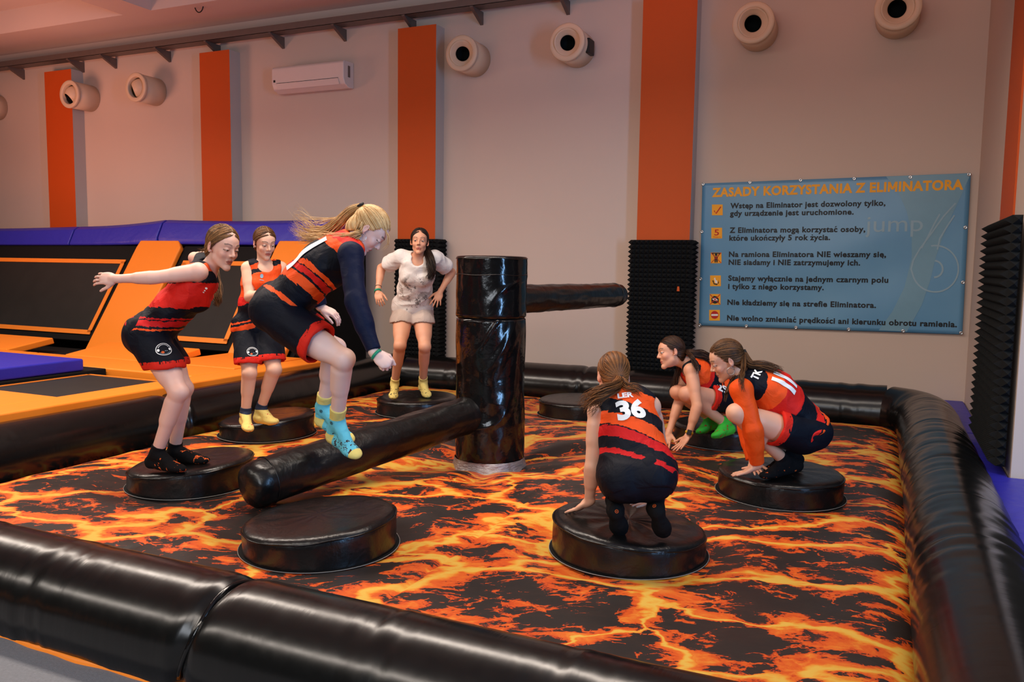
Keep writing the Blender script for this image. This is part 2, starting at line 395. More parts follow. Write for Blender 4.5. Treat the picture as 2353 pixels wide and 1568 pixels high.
# ------------------------------------------------------------------ air conditioner
t = empty('air_conditioner', (-4.34, YW, 3.60), 0, 'white wall air conditioner between two orange pillars', 'air conditioner')
prof = [(YW, 3.60), (YW-0.10, 3.585), (YW-0.19, 3.625), (YW-0.225, 3.70), (YW-0.225, 3.885), (YW-0.20, 3.915), (YW, 3.92)]
MB().prism([(-4.92, y, z) for y, z in prof], (1.14, 0, 0)).build('casing', M['ac_white'], t, bevel=0.012, seg=3)
MB().prism([(-4.84, YW-0.228, 3.695), (-4.84, YW-0.196, 3.625), (-4.84, YW-0.202, 3.622), (-4.84, YW-0.235, 3.695)], (0.98, 0, 0)).build('air_flap', M['ac_white'], t, bevel=0.002)
MB().box((-4.84, YW-0.2285, 3.697), (-3.86, YW-0.222, 3.702)).build('flap_gap', M['dark'], t)
MB().box((-4.89, YW-0.2275, 3.715), (-4.86, YW-0.22, 3.745)).build('status_panel', M['cable'], t)
MB().box((-3.782, YW-0.13, 3.72), (-3.774, YW-0.09, 3.86)).build('side_grille', M['steel'], t)
# ------------------------------------------------------------------ cable tray with brackets
t = empty('cable_tray', (-5, 3.5, 4.33), 0, 'long grey steel cable tray under the ceiling along the back wall', 'cable tray')
MB().box((-14, 3.42, 4.345), (3.2, 3.6, 4.35)).box((-14, 3.42, 4.345), (3.2, 3.425, 4.43)).box((-14, 3.595, 4.345), (3.2, 3.6, 4.43)).build('tray', M['steel'], t)
for x in (-10.083, -8.722, -8.029, -6.944, -6.014, -4.904, -3.908, -2.874, -1.956, -0.867, 0.2, 1.2, 2.2):
    MB().prism([(x-0.02, YW-0.002, 4.345), (x-0.02, 3.42, 4.345), (x-0.02, 3.42, 4.33), (x-0.02, YW-0.002, 4.20)], (0.04, 0, 0)).build('bracket', M['steel'], t)
# hanging cable loop
q = P(455, 8, 10.5); z0 = q[2]
pts = [(q[0] + 0.075*math.sin(a), q[1] + 0.02*math.cos(a/2), z0 - 0.105*math.cos(a)) for a in np.linspace(-2.6, 2.6, 28)]
pts = [(q[0]-0.03, q[1], ZC + 0.32)] + pts + [(q[0]+0.02, q[1], ZC + 0.32)]
tag(MB().tube(pts, 0.007, 8).build('cable_loop', M['cable'], None, True), 'thin black cable loop hanging from the ceiling', 'cable')
# ================================================================== ARENA
# lava mat
TX0, TX1, TY0, TY1, TR = -2.79, 2.945, -3.03, 3.10, 0.25
DISC = {}
for i, kname in enumerate('AHGFEDCB'):
    a = 0.0186568 + i*PI/4
    DISC[kname] = np.array([2.00567*math.sin(a), -2.00567*math.cos(a)])
def lava_z(x, y):
    r = np.hypot(x, y)
    z = 0.035*np.exp(-((r-1.15)/0.55)**2) - 0.085*np.exp(-(r/0.42)**2)
    th = np.arctan2(y, x)
    z = z + 0.016*np.sin(7*th + 0.6)*np.exp(-((r-0.55)/0.35)**2) + 0.008*np.sin(13*th + 2.0)*np.exp(-((r-0.6)/0.3)**2)
    e = np.minimum(np.minimum(x - (TX0+0.2), (TX1-0.2) - x), np.minimum(y - (TY0+0.2), (TY1-0.2) - y))
    z = z - 0.10*np.exp(-np.clip(e, -0.2, 9)/0.10)
    for kk, (dx, dy) in DISC.items():
        rr = np.hypot(x-dx, y-dy)
        z = z*(1 - 0.9*np.exp(-(rr/0.5)**4)) - 0.028*np.exp(-(rr/0.52)**6) + 0.010*np.exp(-((rr-0.60)/0.10)**2)
    z = z - 0.012*np.exp(-((x - 0.72)/0.012)**2) - 0.012*np.exp(-((x + 0.72)/0.012)**2)
    return z
nx, ny = 240, 260
gx = np.linspace(TX0 + 0.185, TX1 - 0.185, nx); gy = np.linspace(TY0 + 0.17, TY1 - 0.185, ny)
X, Y = np.meshgrid(gx, gy, indexing='ij'); Z = lava_z(X, Y)
pp = np.stack([X.ravel(), Y.ravel(), 0*X.ravel()], 1)
Z = Z.ravel() + 0.006*vnoise(pp*3.1, 3) + 0.003*vnoise(pp*9.0, 4)
V = np.stack([X.ravel(), Y.ravel(), Z], 1)
idx = np.arange(nx*ny).reshape(nx, ny)
F = np.stack([idx[:-1, :-1].ravel(), idx[1:, :-1].ravel(), idx[1:, 1:].ravel(), idx[:-1, 1:].ravel()], 1)
fc = V[F].mean(1); keep = np.hypot(fc[:, 0], fc[:, 1]) > 0.225
for dx, dy in DISC.values(): keep &= np.hypot(fc[:, 0]-dx, fc[:, 1]-dy) > 0.355
F = F[keep]
lv = mesh_obj('inflatable_mat', V, F.tolist(), M['lava'])
tag(lv, 'inflatable mat printed with orange and black lava pattern', 'inflatable mat')
for kk, (dx, dy) in DISC.items():
    m = MB(); n = 72; ring = []
    for j in range(n):
        a = 2*PI*j/n; ring.append((math.cos(a), math.sin(a)))
    zz = lambda r: [float(lava_z(np.array(dx + r*cx), np.array(dy + r*sy))) + 0.009 for cx, sy in ring]
    zo = zz(0.393)
    V = [(dx + 0.36*cx, dy + 0.36*sy, z) for (cx, sy), z in zip(ring, zo)] + [(dx + 0.393*cx, dy + 0.393*sy, z) for (cx, sy), z in zip(ring, zo)]
    m.add(V, [(j, (j+1) % n, (j+1) % n + n, j + n) for j in range(n)], 0)  # flat black ring stands in for the shaded gap around the platform
    m.tube([(dx + 0.393*cx, dy + 0.393*sy, z) for (cx, sy), z in zip(ring, zo)], 0.0017, 6, 1, closed=True)
    m.build('opening_edge', [M['dark'], M['rim_white']], lv, True)
# round platforms
def platform(kk, label, tilt, seed, wr):
    dx, dy = DISC[kk]; R, h = 0.375, 0.132
    t = empty('platform', (dx, dy, 0), 0, label, 'platform', 'round black platforms in the lava mat')
    inn = np.array([0.911, 0.412])
    def zt(x, y): return tilt*((x-dx)*inn[0] + (y-dy)*inn[1])
    prof = [(0.36, -0.10), (R, -0.06)] + [(R, z) for z in np.linspace(-0.03, h-0.03, 7)] + [(R-0.004, h-0.018), (R-0.012, h-0.008), (R-0.028, h)] + [(r, h + 0.010*(1-(r/R)**2)) for r in (0.31, 0.27, 0.22, 0.17, 0.12, 0.08, 0.04, 0.001)]
    n = 160
    def fn(i, r, z, a):
        q = np.stack([np.cos(a)*3.2, np.sin(a)*3.2, 0*a + z*6 + seed*3.1], 1)
        dr = 0.004*vnoise(q*1.3, seed)*(1 if r > 0.3 else 0)
        dz = 0
        if i > 9:
            dz = wr*(0.006*vnoise(np.stack([np.cos(a)*2.6, np.sin(a)*2.6 + seed, 0*a + r*2], 1), seed) + 0.003*np.sin(a*11+seed))*min(1, r/0.1)*(1 if r < 0.34 else 0.3)
        return r + dr, z + dz
    m = MB().lathe(prof, (dx, dy, 0), n, (0, 0, 1), 0, fn)
    m.v = [(x, y, z + zt(x, y)) for x, y, z in m.v]
    m.build('cushion', M['vinyl_top'], t, True)
    pts = []
    for j in range(96):
        a = 2*PI*j/96; x, y = dx + (R+0.001)*math.cos(a), dy + (R+0.001)*math.sin(a)
        pts.append((x, y, h - 0.021 + zt(x, y) + 0.002*math.sin(9*a+seed)))
    MB().tube(pts, 0.0045, 6, closed=True).build('piping', M['vinyl'], t, True)
    return lambda x, y: h + 0.006 + zt(x, y)
ZT = {}
for kk, lab, tl, wr in [('A', 'empty round black platform nearest the camera, under the lower arm', 0.085, 0.22),
                    ('B', 'round black platform under the girl with the outstretched arm', 0.1, 0.22),
                    ('C', 'round black platform under the girl in yellow socks and basketball kit', 0.1, 0.22),
                    ('D', 'round black platform under the girl in the white t-shirt', 0.02, 0.3),
                    ('E', 'empty round black platform in front of the back tube', 0.0, 0.1),
                    ('F', 'round black platform under the crouching girl in green socks', 0.0, 0.4),
                    ('G', 'round black platform under the crouching girl with orange sleeves', 0.0, 0.4),
                    ('H', 'round black platform under the girl wearing number 36', -0.085, 1.0)]:
    ZT[kk] = platform(kk, lab, tl, ord(kk), wr)
# ------------------------------------------------------------------ barrier tubes
def tube_sweep(path, r, seams, ripples, seed, nseg=64, step=0.02, flat=0.0):
    path = [np.array(p, float) for p in path]
    L = [0]
    for a, b in zip(path[:-1], path[1:]): L.append(L[-1] + np.linalg.norm(b-a))
    n = max(2, int(L[-1]/step)); S = np.linspace(0, L[-1], n)
    Pp = np.stack([np.interp(S, L, [p[i] for p in path]) for i in range(3)], 1)
    k = np.ones(9)/9; Q = Pp.copy()
    for _ in range(3):
        pad = np.concatenate([np.repeat(Q[:1], 4, 0), Q, np.repeat(Q[-1:], 4, 0)])
        Q = np.stack([np.convolve(pad[:, i], k, 'valid') for i in range(3)], 1)
    Pp = Q; T = np.gradient(Pp, axis=0); T /= np.linalg.norm(T, axis=1)[:, None]
    Up = np.array([0, 0, 1.0]); Wd = np.cross(T, Up); Wd /= np.linalg.norm(Wd, axis=1)[:, None]
    A = np.linspace(0, 2*PI, nseg, endpoint=False)
    SS, AA = np.meshgrid(S, A, indexing='ij')
    rr = np.full_like(SS, r)
    q = np.stack([SS.ravel()*1.3, np.cos(AA).ravel()*0.7, np.sin(AA).ravel()*0.7], 1)
    rr += 0.0025*vnoise(q, seed).reshape(SS.shape)
    for s0, dep, wid, skew in seams:
        d = SS - s0 - skew*np.sin(AA)
        rr -= dep*np.exp(-np.abs(d)/wid) 
    for s0, amp, wid, fr in ripples:
        d = SS - s0
        q2 = np.stack([(SS*fr + 0.15*np.sin(AA*2)).ravel(), np.cos(AA).ravel()*1.2 + 5, np.sin(AA).ravel()*1.2], 1)
        rr += amp*np.exp(-(d/wid)**2)*vnoise(q2, seed+5).reshape(SS.shape)
    V = Pp[:, None, :] + rr[..., None]*(np.cos(AA)[..., None]*Wd[:, None, :] + np.sin(AA)[..., None]*np.array([0, 0, 1.0]))
    V = V.reshape(-1, 3); m = len(S)
    F = []
    for i in range(m-1):
        for kx in range(nseg): F.append((i*nseg+kx, i*nseg+(kx+1) % nseg, (i+1)*nseg+(kx+1) % nseg, (i+1)*nseg+kx))
    F += [tuple(range(nseg))[::-1], tuple((m-1)*nseg + kx for kx in range(nseg))]
    return V, F
V, F = tube_sweep([(-3.6, TY0, 0.0), (3.4, TY0, 0.0)], 0.235, [(4.0, 0.035, 0.022, 0.05)],
                  [(2.6, 0.0045, 0.16, 30), (3.25, 0.005, 0.14, 34), (4.75, 0.0045, 0.12, 34), (5.4, 0.005, 0.12, 30), (1.6, 0.005, 0.2, 26), (4.0, 0.004, 0.14, 34)], 11)
ft = mesh_obj('barrier_tube', V, F, M['vinyl_tube']); tag(ft, 'thick shiny black inflatable tube along the front of the arena', 'inflatable tube', 'inflatable tubes around the arena')
pts = []
for a in np.linspace(-0.5, 3.4, 40):
    pts.append((0.40 + 0.05*math.sin(a) + 0.012*math.sin(3*a), TY0 - 0.215*math.cos(PI-a)*-1 if False else TY0 + 0.214*math.cos(a), 0.214*math.sin(a)))
MB().tube(pts, 0.010, 8).build('seam_strap', M['vinyl'], ft, True)
V, F = tube_sweep([(-2.6, TY1, 0.05), (2.55, TY1, 0.06), (2.66, TY1, 0.065)], TR, [(0.75, 0.02, 0.02, 0.02), (2.25, 0.02, 0.02, 0.02), (3.7, 0.015, 0.02, 0.01)],
                  [(0.75, 0.006, 0.15, 24), (2.25, 0.006, 0.2, 22), (2.75, 0.005, 0.1, 26), (4.4, 0.006, 0.12, 26), (4.9, 0.006, 0.15, 26), (3.7, 0.005, 0.1, 30)], 12)
tag(mesh_obj('barrier_tube', V, F, M['vinyl_tube']), 'black inflatable tube along the back of the arena', 'inflatable tube', 'inflatable tubes around the arena')
cor = [(2.55 + 0.395*math.sin(a), 3.10 - 0.5 + 0.5*math.cos(a), 0.06) for a in np.linspace(0, PI/2, 10)]
rp = [(s, 0.007, 0.010, 0.0) for s in (0.55, 0.72, 1.3, 1.75, 2.2, 2.6, 3.0, 3.35, 3.9, 4.6)]
V, F = tube_sweep([(2.62, 3.10, 0.06)] + cor[2:] + [(TX1, 2.2, 0.05), (TX1 + 0.01, 0.0, 0.04), (TX1, -3.3, 0.03)], TR, rp,
                  [(0.8, 0.006, 0.5, 14), (2.6, 0.006, 0.8, 14), (4.4, 0.006, 0.8, 12)], 13)
tag(mesh_obj('barrier_tube', V, F, M['vinyl_tube_side']), 'black inflatable tube with ring wrinkles along the right side of the arena', 'inflatable tube', 'inflatable tubes around the arena')
V, F = tube_sweep([(TX0, -3.4, 0.03), (TX0, 3.2, 0.05)], TR, [(3.05, 0.05, 0.03, 0.0)], [(3.05, 0.016, 0.12, 22), (4.6, 0.004, 0.3, 10)], 14)
lt = mesh_obj('barrier_tube', V, F, M['vinyl_tube_side']); tag(lt, 'black inflatable tube along the orange trampoline edge on the left', 'inflatable tube', 'inflatable tubes around the arena')
q = onz(517, 982, 0.02); q2 = q + np.array([0.06, 0.03, 0.0])
MB().lathe([(0.0, 0), (0.016, 0.0), (0.018, 0.02), (0.012, 0.03), (0.0, 0.03)], q, 16, (0.6, -0.7, 0.4)).lathe([(0.0, 0), (0.012, 0.0), (0.012, 0.04), (0.0, 0.04)], q + np.array([0.045, 0.02, 0.0]), 12, (0.8, -0.5, 0.3)).build('air_valve', M['rim_white'], lt, True)
# ------------------------------------------------------------------ rotating sweeper machine
t = empty('sweeper_machine', (0, 0, -0.06), 0, 'black padded column with two long padded arms in the arena centre', 'sweeper machine')
def padded(prof, c, ax, seed, amp, fz, n=120, crease=0.0):
    def fn(i, r, z, a):
        q = np.stack([np.cos(a)*1.6, np.sin(a)*1.6, 0*a + z*fz], 1); q2 = np.stack([np.cos(a)*2.2 + z*3, np.sin(a)*2.2, 0*a + z*fz*2.2], 1)
        cz = 0
        if crease and r > 0.2:
            da = (a + 0.80 + PI) % (2*PI) - PI; wgt = 0.25 + np.exp(-(da/0.55)**2)
            s_ = da*0.25; uu = (z*0.82 - s_*0.57); vv = (z*0.57 + s_*0.82)
            cz = crease*wgt*np.maximum(0, 1 - 3.2*np.abs(vnoise(np.stack([uu*8 + 0.5*np.sin(vv*7), vv*2.2, 0*a + seed*1.7], 1), seed+3)))
        return r + cz + (amp*vnoise(q*1.5, seed) + amp*0.7*vnoise(q2*2.2, seed+1))*(1 if r > 0.06 else r/0.06), z
    return MB().lathe(prof, c, n, ax, 0, fn)
zb = -0.06
padded([(0.235, zb), (0.245, zb + 0.06)] + [(0.247 + 0.004*math.sin(z*9), z) for z in np.linspace(zb + 0.09, 0.99, 110)] + [(0.247, 1.005), (0.238, 1.012)], (0, 0, 0), (0, 0, 1), 21, 0.0022, 3, 200, 0.008).build('lower_cover', M['vinyl'], t, True)
padded([(0.236, 1.012), (0.250, 1.022)] + [(0.252, z) for z in np.linspace(1.035, 1.425, 46)] + [(0.251, 1.436), (0.243, 1.443), (0.2, 1.447), (0.1, 1.45), (0.001, 1.45)], (0, 0, 0), (0, 0, 1), 22, 0.0022, 3, 200, 0.007).build('upper_cover', M['vinyl'], t, True)
for z in (1.316, 1.428): MB().tube([(0.2525*math.cos(a), 0.2525*math.sin(a), z + 0.003*math.sin(5*a)) for a in np.linspace(0, 2*PI, 80, endpoint=False)], 0.003, 6, closed=True).build('stitched_seam', M['vinyl_top'], t, True)
k = NT('silver_tape'); nn = k.noise(k.mapping(k.obj(), (3, 3, 9)), 5, 5, 0.6); k.set(lin((168, 160, 156)), 0.34, 0.5, 0.55); k.bump(nn, 0.7, 0.02); M['tape'] = k.m
def tf(i, r, z, a):
    p3 = lambda f, z_, c_: np.stack([np.cos(a)*f, np.sin(a)*f, 0*a + z_ + c_], 1)
    return r + 0.012*(1-i/4)*vnoise(p3(4, z*20, 1.0), 5) + 0.004*vnoise(p3(11, z*30, 1.0), 6), z + 0.012*(1 if i == 0 else 0)*vnoise(p3(6, 0, 3.0), 8)
MB().lathe([(0.292, -0.105), (0.272, -0.07), (0.258, -0.03), (0.252, 0.0), (0.2505, 0.008)], (0, 0, 0), 120, (0, 0, 1), 0, tf).build('tape_skirt', M['tape'], t, True)
def arm(a, b, r0, r1, seed, nm):
    a = np.array(a); b = np.array(b); L = np.linalg.norm(b-a)
    pr = [(r0*1.05, 0.0)] + [(r0 + (r1-r0)*s, s*L) for s in np.linspace(0.06, 0.985, 44)]
    pr += [(r1*0.985, L*0.99), (r1*0.93, L + 0.02), (r1*0.78, L + 0.042), (r1*0.5, L + 0.056), (0.001, L + 0.06)]
    o = padded(pr, a, b-a, seed, 0.005, 3.2, 72).build('arm', M['vinyl_arm'], t, True)
    for s, rr in ((0.955, r1*1.012),):
        ax = (b-a)/L; u = np.cross(ax, (0, 0, 1)); u /= np.linalg.norm(u); w = np.cross(ax, u)
        MB().tube([a + ax*L*s + rr*(math.cos(g)*u + math.sin(g)*w) for g in np.linspace(0, 2*PI, 48, endpoint=False)], 0.004, 6, closed=True).build('end_seam', M['vinyl_top'], o, True)
M['vinyl_arm'] = vinyl('black_arm_vinyl', (16, 15, 15), 0.3, 0.25, (3, 3, 3))
arm((-0.07, -0.19, 0.335), P(585, 1114, 4.56), 0.127, 0.134, 31, 'arm')
arm((0.05, 0.18, 1.135), P(1418, 678, 7.5), 0.108, 0.106, 33, 'arm')
# ================================================================== TRAMPOLINE COURT (left)
ZP = 0.335
dk = MB().box((-11.5, -6.0, -0.3), (-3.2, 1.93, 0.24)).box((-3.195, -6, -0.3), (-3.045, 2.2, 0.21)).build('trampoline_deck', M['dark']); tag(dk, 'dark deck frame under the orange trampoline pads', 'deck')
def pad(lo, hi, label, mat='orange_vinyl', name='safety_pad', cat='pad', group='orange safety pads', bev=0.018, parent=None):
    o = MB().box(lo, hi).build(name, M[mat], parent, bevel=bev, seg=3)
    if parent is None: tag(o, label, cat, group)
    return o
pad((-3.17, -6.0, 0.215), (-2.86, 1.95, ZP), 'long orange edge pad beside the left black tube')
pad((-4.22, -6.0, 0.245), (-3.175, -1.02, ZP-0.004), 'orange pad in front of the black trampoline bed')
tr = empty('trampoline', (-3.7, -0.45, 0.25), 0, 'flat black trampoline bed framed by orange edge pads', 'trampoline')
MB().box((-4.25, -1.015, 0.242), (-3.17, 0.08, 0.30)).build('bed', M['bed'], tr)
MB().box((-4.235, -1.02, 0.30), (-4.205, 0.08, 0.306)).box((-4.235, 0.055, 0.30), (-3.17, 0.085, 0.306)).build('edge_webbing', M['orange_web'], tr)
pad((-6.0, 0.30, 0.245), (-3.175, 0.86, ZP), 'orange pad behind the black trampoline bed')
pad((-11.4, 0.30, 0.245), (-6.01, 0.86, ZP), 'orange pad running off the left edge of the photo')
# blue mat lying on the court
tag(MB().box((-5.6, -3.2, ZP + 0.0), (-4.27, 0.06, ZP + 0.115)).build('crash_mat', M['blue_vinyl'], None, bevel=0.02, seg=3), 'blue foam mat lying on the trampoline court', 'mat')
MB()
MBx = MB().box((-6.0, -6.0, 0.245), (-4.26, 0.29, ZP - 0.002)).build('safety_pad', M['dark'], None, bevel=0.01); tag(MBx, 'dark trampoline surround under the blue mat', 'pad')
# inclined wall: plane from (Y0,Z0) to (Y1,Z1)
A0 = np.array([0, 1.98, 0.36]); A1 = np.array([0, 2.72, 1.56]); LV = np.linalg.norm(A1-A0); VV = (A1-A0)/LV; NN = np.array([0, -VV[2], VV[1]])
def inc(x, s, d=0.0): return A0 + np.array([x, 0, 0]) + VV*s + NN*d
def incbox(x0, x1, s0, s1, d0, d1): 
    return [inc(x0, s0, d0), inc(x1, s0, d0), inc(x1, s1, d0), inc(x0, s1, d0)], NN*(d1-d0)
def sof(px, py, d=0.0):
    # distance along the incline where the view ray through a photo point meets it
    r = ray(px, py); k = (np.dot(A0 - CAM, NN) + d)/np.dot(r, NN); q = CAM + r*k
    return q[0], float(np.dot(q - A0, VV))
def panel(x0, x1, s0, s1, label):
    t = empty('wall_trampoline', inc((x0+x1)/2, 0), 0, label, 'trampoline', 'leaning wall trampolines')
    MB().prism(*incbox(x0, x1, -0.02, LV, -0.04, 0.0)).build('frame_pad', M['dark'], t)
    MB().prism(*incbox(x0+0.12, x1-0.12, s0, s1, 0.0, 0.012)).build('bed', M['bed'], t)
    w = 0.062; m = MB(); a, b = x0+0.10, x1-0.10
    for bx in ((a, b, s0-w/2, s0+w/2), (a, b, s1-w/2, s1+w/2), (a, a+w, s0, s1), (b-w, b, s0, s1)):
        m.prism(*incbox(*bx, 0.012, 0.02))
    m.build('border_webbing', M['orange_web'], t)
    return t
xl, sb = sof(100, 758); _, stp = sof(100, 600)
xr1, _ = sof(205, 768)
panel(-11.6, xr1 + 0.13, sb, stp, 'leaning black wall trampoline with orange border at far left')
xl2, _ = sof(411, 700); xr2, _ = sof(546, 780)
panel(-5.72, xr2 - 0.02, sb, stp, 'leaning black wall trampoline behind the girl with outstretched arm')
def beam(x0t, x0b, x1t, x1b, label):
    V = [inc(x0b, -0.30, 0.0), inc(x1b, -0.30, 0.0), inc(x1t, LV - 0.05, 0.0), inc(x1t-0.09, LV + 0.05, 0.0), inc(x0t+0.02, LV + 0.05, 0.0), inc(x0t, LV - 0.06, 0.0)]
    o = MB().prism(V, NN*0.07).build('incline_pad', M['orange_vinyl'], None, bevel=0.02, seg=3); tag(o, label, 'pad', 'sloping orange pads')
    return o
x0t, _ = sof(318, 556, .07); x0b, _ = sof(198, 795, .07); x1t, _ = sof(411, 575, .07); x2t, _ = sof(632, 568, .07)
beam(x0t, x0b, x1t, x0b + (x1t - x0t), 'sloping orange pad left of the girl with outstretched arm')
beam(x2t, x2t - 0.08, x2t + 0.78, x2t + 0.72, 'sloping orange pad behind the girl in yellow socks')
# flaps under the panels
def flap(x0, x1, label):
    a = np.array([x0, 0.87, ZP]); b = np.array([x1, 0.87, ZP]); c_ = np.array([x1, 1.46, 0.425]); d_ = np.array([x0, 1.46, 0.425])
    o = MB().prism([a, b, c_, d_], (0, 0.02, -0.075)).build('flap_pad', M['orange_vinyl'], None, bevel=0.015, seg=3); tag(o, label, 'pad', 'orange flap pads')
flap(-11.6, x0b - 0.06, 'wide orange flap pad under the far left wall trampoline')
flap(x1t + 0.1, xr2 + 0.02, 'orange flap pad under the second wall trampoline')
o = MB().box((-4.22, 0.87, 0.245), (-3.20, 1.90, ZP + 0.004)).build('safety_pad', M['orange_vinyl'], None, bevel=0.01); tag(o, 'orange pad behind the girl in yellow socks, right of the flap pad', 'pad', 'orange safety pads')
# black end panel and frame behind
o = MB().prism([(-3.46, 1.95, 0.25), (-3.46, 2.85, 1.55), (-3.46, 3.40, 1.55), (-3.46, 3.40, -0.2), (-3.46, 1.95, -0.2)], (0.06, 0, 0)).build('end_panel', M['dark']); tag(o, 'black end panel closing the trampoline wall', 'panel')
o = MB().box((-11.6, 3.0, -0.2), (-3.47, 3.42, 1.5)).build('support_frame', M['dark']); tag(o, 'dark frame behind the leaning trampolines', 'frame')
# blue top pads
def toppad(x0, x1, dz0, dz1, label):
    m = MB(); n = 24
    prof = [(2.76, 1.565), (2.69, 1.58), (2.69, 1.64), (2.78, 1.83), (2.86, 1.875), (3.35, 1.88), (3.44, 1.85), (3.44, 1.55)]
    V = []; F = []; kf = len(prof)
    for i in range(n+1):
        s = i/n; x = x0 + (x1-x0)*s; dz = dz0 + (dz1-dz0)*s - 0.02*math.sin(PI*s)
        for (y, z) in prof: V.append((x, y, z + dz*(1 if z > 1.6 else 0.3)))
    for i in range(n):
        for j in range(kf): F.append((i*kf+j, i*kf+(j+1) % kf, (i+1)*kf+(j+1) % kf, (i+1)*kf+j))
    F += [tuple(range(kf))[::-1], tuple(n*kf+j for j in range(kf))]
    m.add(V, F); o = m.build('top_pad', M['blue_vinyl'], None, bevel=0.015); tag(o, label, 'pad', 'blue top pads')
j1 = onY(162, 550, 2.72)[0]; j2 = onY(365, 540, 2.72)[0]
toppad(-11.6, j1 - 0.012, -0.04, -0.045, 'blue top pad at the left edge of the photo')
toppad(j1 + 0.012, j2 - 0.012, -0.045, 0.035, 'blue top pad above the first sloping orange pad')
toppad(j2 + 0.012, -3.40, 0.035, 0.02, 'blue top pad behind the blonde girl')
# ================================================================== FRONT WALKWAY, RIGHT MATS
o = MB().box((-9, -9, -0.3), (9, -3.238, -0.10)).build('floor_walkway', M['carpet']); tag(o, kind='structure')
m = MB(); n = 120; V = []; F = []
for i in range(n+1):
    x = -4.5 + 6.5*i/n; w = 0.006*math.sin(x*9) + 0.004*math.sin(x*23+1)
    V += [(x, -3.252+w, -0.12), (x, -3.252+w, -0.090), (x, -3.238+w, -0.082), (x, -3.20, -0.084), (x, -3.20, -0.12)]
for i in range(n):
    for j in range(4): F.append((i*5+j, i*5+j+1, i*5+5+j+1, i*5+5+j))
m.add(V, F); tag(m.build('edge_padding', M['orange_vinyl'], None, True), 'orange edge padding between grey carpet and the front tube', 'edge padding')
o = MB().box((3.0, 1.95, -0.3), (XR - 0.005, 3.69, 0.135)).build('floor_mat', M['blue_vinyl'], None, bevel=0.02, seg=3); tag(o, 'blue floor mat in the corner right of the arena', 'mat', 'blue floor mats')
o = MB().box((3.0, -1.6, -0.3), (4.2, 0.46, 0.145)).build('floor_mat', M['blue_vinyl'], None, bevel=0.02, seg=3); tag(o, 'blue floor mat beside the right tube in front of the foam', 'mat', 'blue floor mats')
o = MB().box((3.0, 0.47, -0.3), (XR - 0.005, 1.94, 0.135)).build('floor_mat', M['blue_vinyl'], None, bevel=0.02, seg=3); tag(o, 'blue floor mat under the large foam column', 'mat', 'blue floor mats')
# ================================================================== BANNER
YB = 3.672
k = NT('banner_print'); o_ = k.obj(); uvb = o_
s1 = k.node('ShaderNodeSeparateXYZ'); k.link(o_, s1.inputs[0])
nz = k.noise(k.mapping(o_, (1, 1, 1), (0, 0.5, 0)), 0.9, 3, 0.5)
base = k.mix(k.math('MULTIPLY_ADD', nz, 1.4, -0.2, clamp=True), lin((70, 130, 176)), lin((112, 164, 196)))
k.set(base, 0.32, 0.45); M['banner'] = k.m
bt = empty('banner', (1.97, 3.69, 1.5), 0, 'blue vinyl rules banner with yellow heading and black text on the back wall', 'banner')
TL, TR_, BR, BL = onY(1614, 422, YB), onY(2231, 398, YB), onY(2211, 769, YB), onY(1606, 748, YB)
n1, n2 = 60, 40
def bpos(u, v):
    a = TL + (TR_-TL)*u; b = BL + (BR-BL)*u; p = a + (b-a)*v
    p = p.copy(); e = math.sin(PI*min(max(u, 0), 1))*math.sin(PI*min(max(v, 0), 1))
    p[1] += -0.004 - 0.014*e*(0.6 + 0.6*math.sin(7*u + 9*v)) - 0.006*math.exp(-((u*1.6+v-1.0)/0.12)**2)*e - 0.005*math.exp(-((u*1.6+v-0.62)/0.05)**2)*e
    return p
V = [bpos(i/n1, j/n2) for i in range(n1+1) for j in range(n2+1)]
F = [(i*(n2+1)+j, i*(n2+1)+j+1, (i+1)*(n2+1)+j+1, (i+1)*(n2+1)+j) for i in range(n1) for j in range(n2)]
sheet = mesh_obj('sheet', V, F, M['banner'], bt); sd = sheet.modifiers.new('thick', 'SOLIDIFY'); sd.thickness = 0.004; sd.offset = -1
def uv_of(px, py):
    # photo point -> banner u,v
    q = onY(px, py, YB); u, v = 0.5, 0.5
    for _ in range(20):
        a = TL + (TR_-TL)*u; b = BL + (BR-BL)*u; p = a + (b-a)*v
        du = (TR_-TL)*(1-v) + (BR-BL)*v; dv = b - a
        e = q - p; J = np.array([[du[0], dv[0]], [du[2], dv[2]]]); st = np.linalg.solve(J, np.array([e[0], e[2]])); u += st[0]; v += st[1]
    return u, v
def zb_(zx, zy): return 1590 + zx/3.5651, 380 + zy/3.5651
M['ink_black'] = plain('black_ink', (24, 27, 30), 0.5, 0.3); M['ink_yellow'] = plain('yellow_ink', (246, 172, 34), 0.5, 0.3)
M['ink_red'] = plain('red_ink', (190, 30, 26), 0.5, 0.3); M['ink_white'] = plain('white_ink', (235, 235, 232), 0.5, 0.3); M['ink_pale'] = plain('pale_blue_ink', (140, 172, 188), 0.4, 0.4)
M['ink_light'] = plain('light_blue_ink', (112, 156, 178), 0.35, 0.4)
def banner_text(txt, x0, y0, x1, y1, capz, mat, bold=0.02, name='black_lettering', off=0.0025):
    """from zoomed photo point (x0,y0) to (x1,y1) along the baseline, capital height capz in the same zoomed pixels"""
    V, F = text_mesh(txt, 1.0, bold, 4, 1.07 if bold else 1.0)
    w = V[:, 0].max() - V[:, 0].min(); V = V - np.array([V[:, 0].min(), 0, 0])
    u0, v0 = uv_of(*zb_(x0, y0)); u1, v1 = uv_of(*zb_(x1, y1)); uh, vh = uv_of(*zb_(x0, y0 - capz))
    out = []
    for x, y, _ in V:
        s = x/w; hh = y/0.73
        out.append(bpos(u0 + (u1-u0)*s, v0 + (v1-v0)*s + (vh-v0)*hh) + np.array([0, -off, 0]))
    return mesh_obj(name, out, F, M[mat], bt, False)
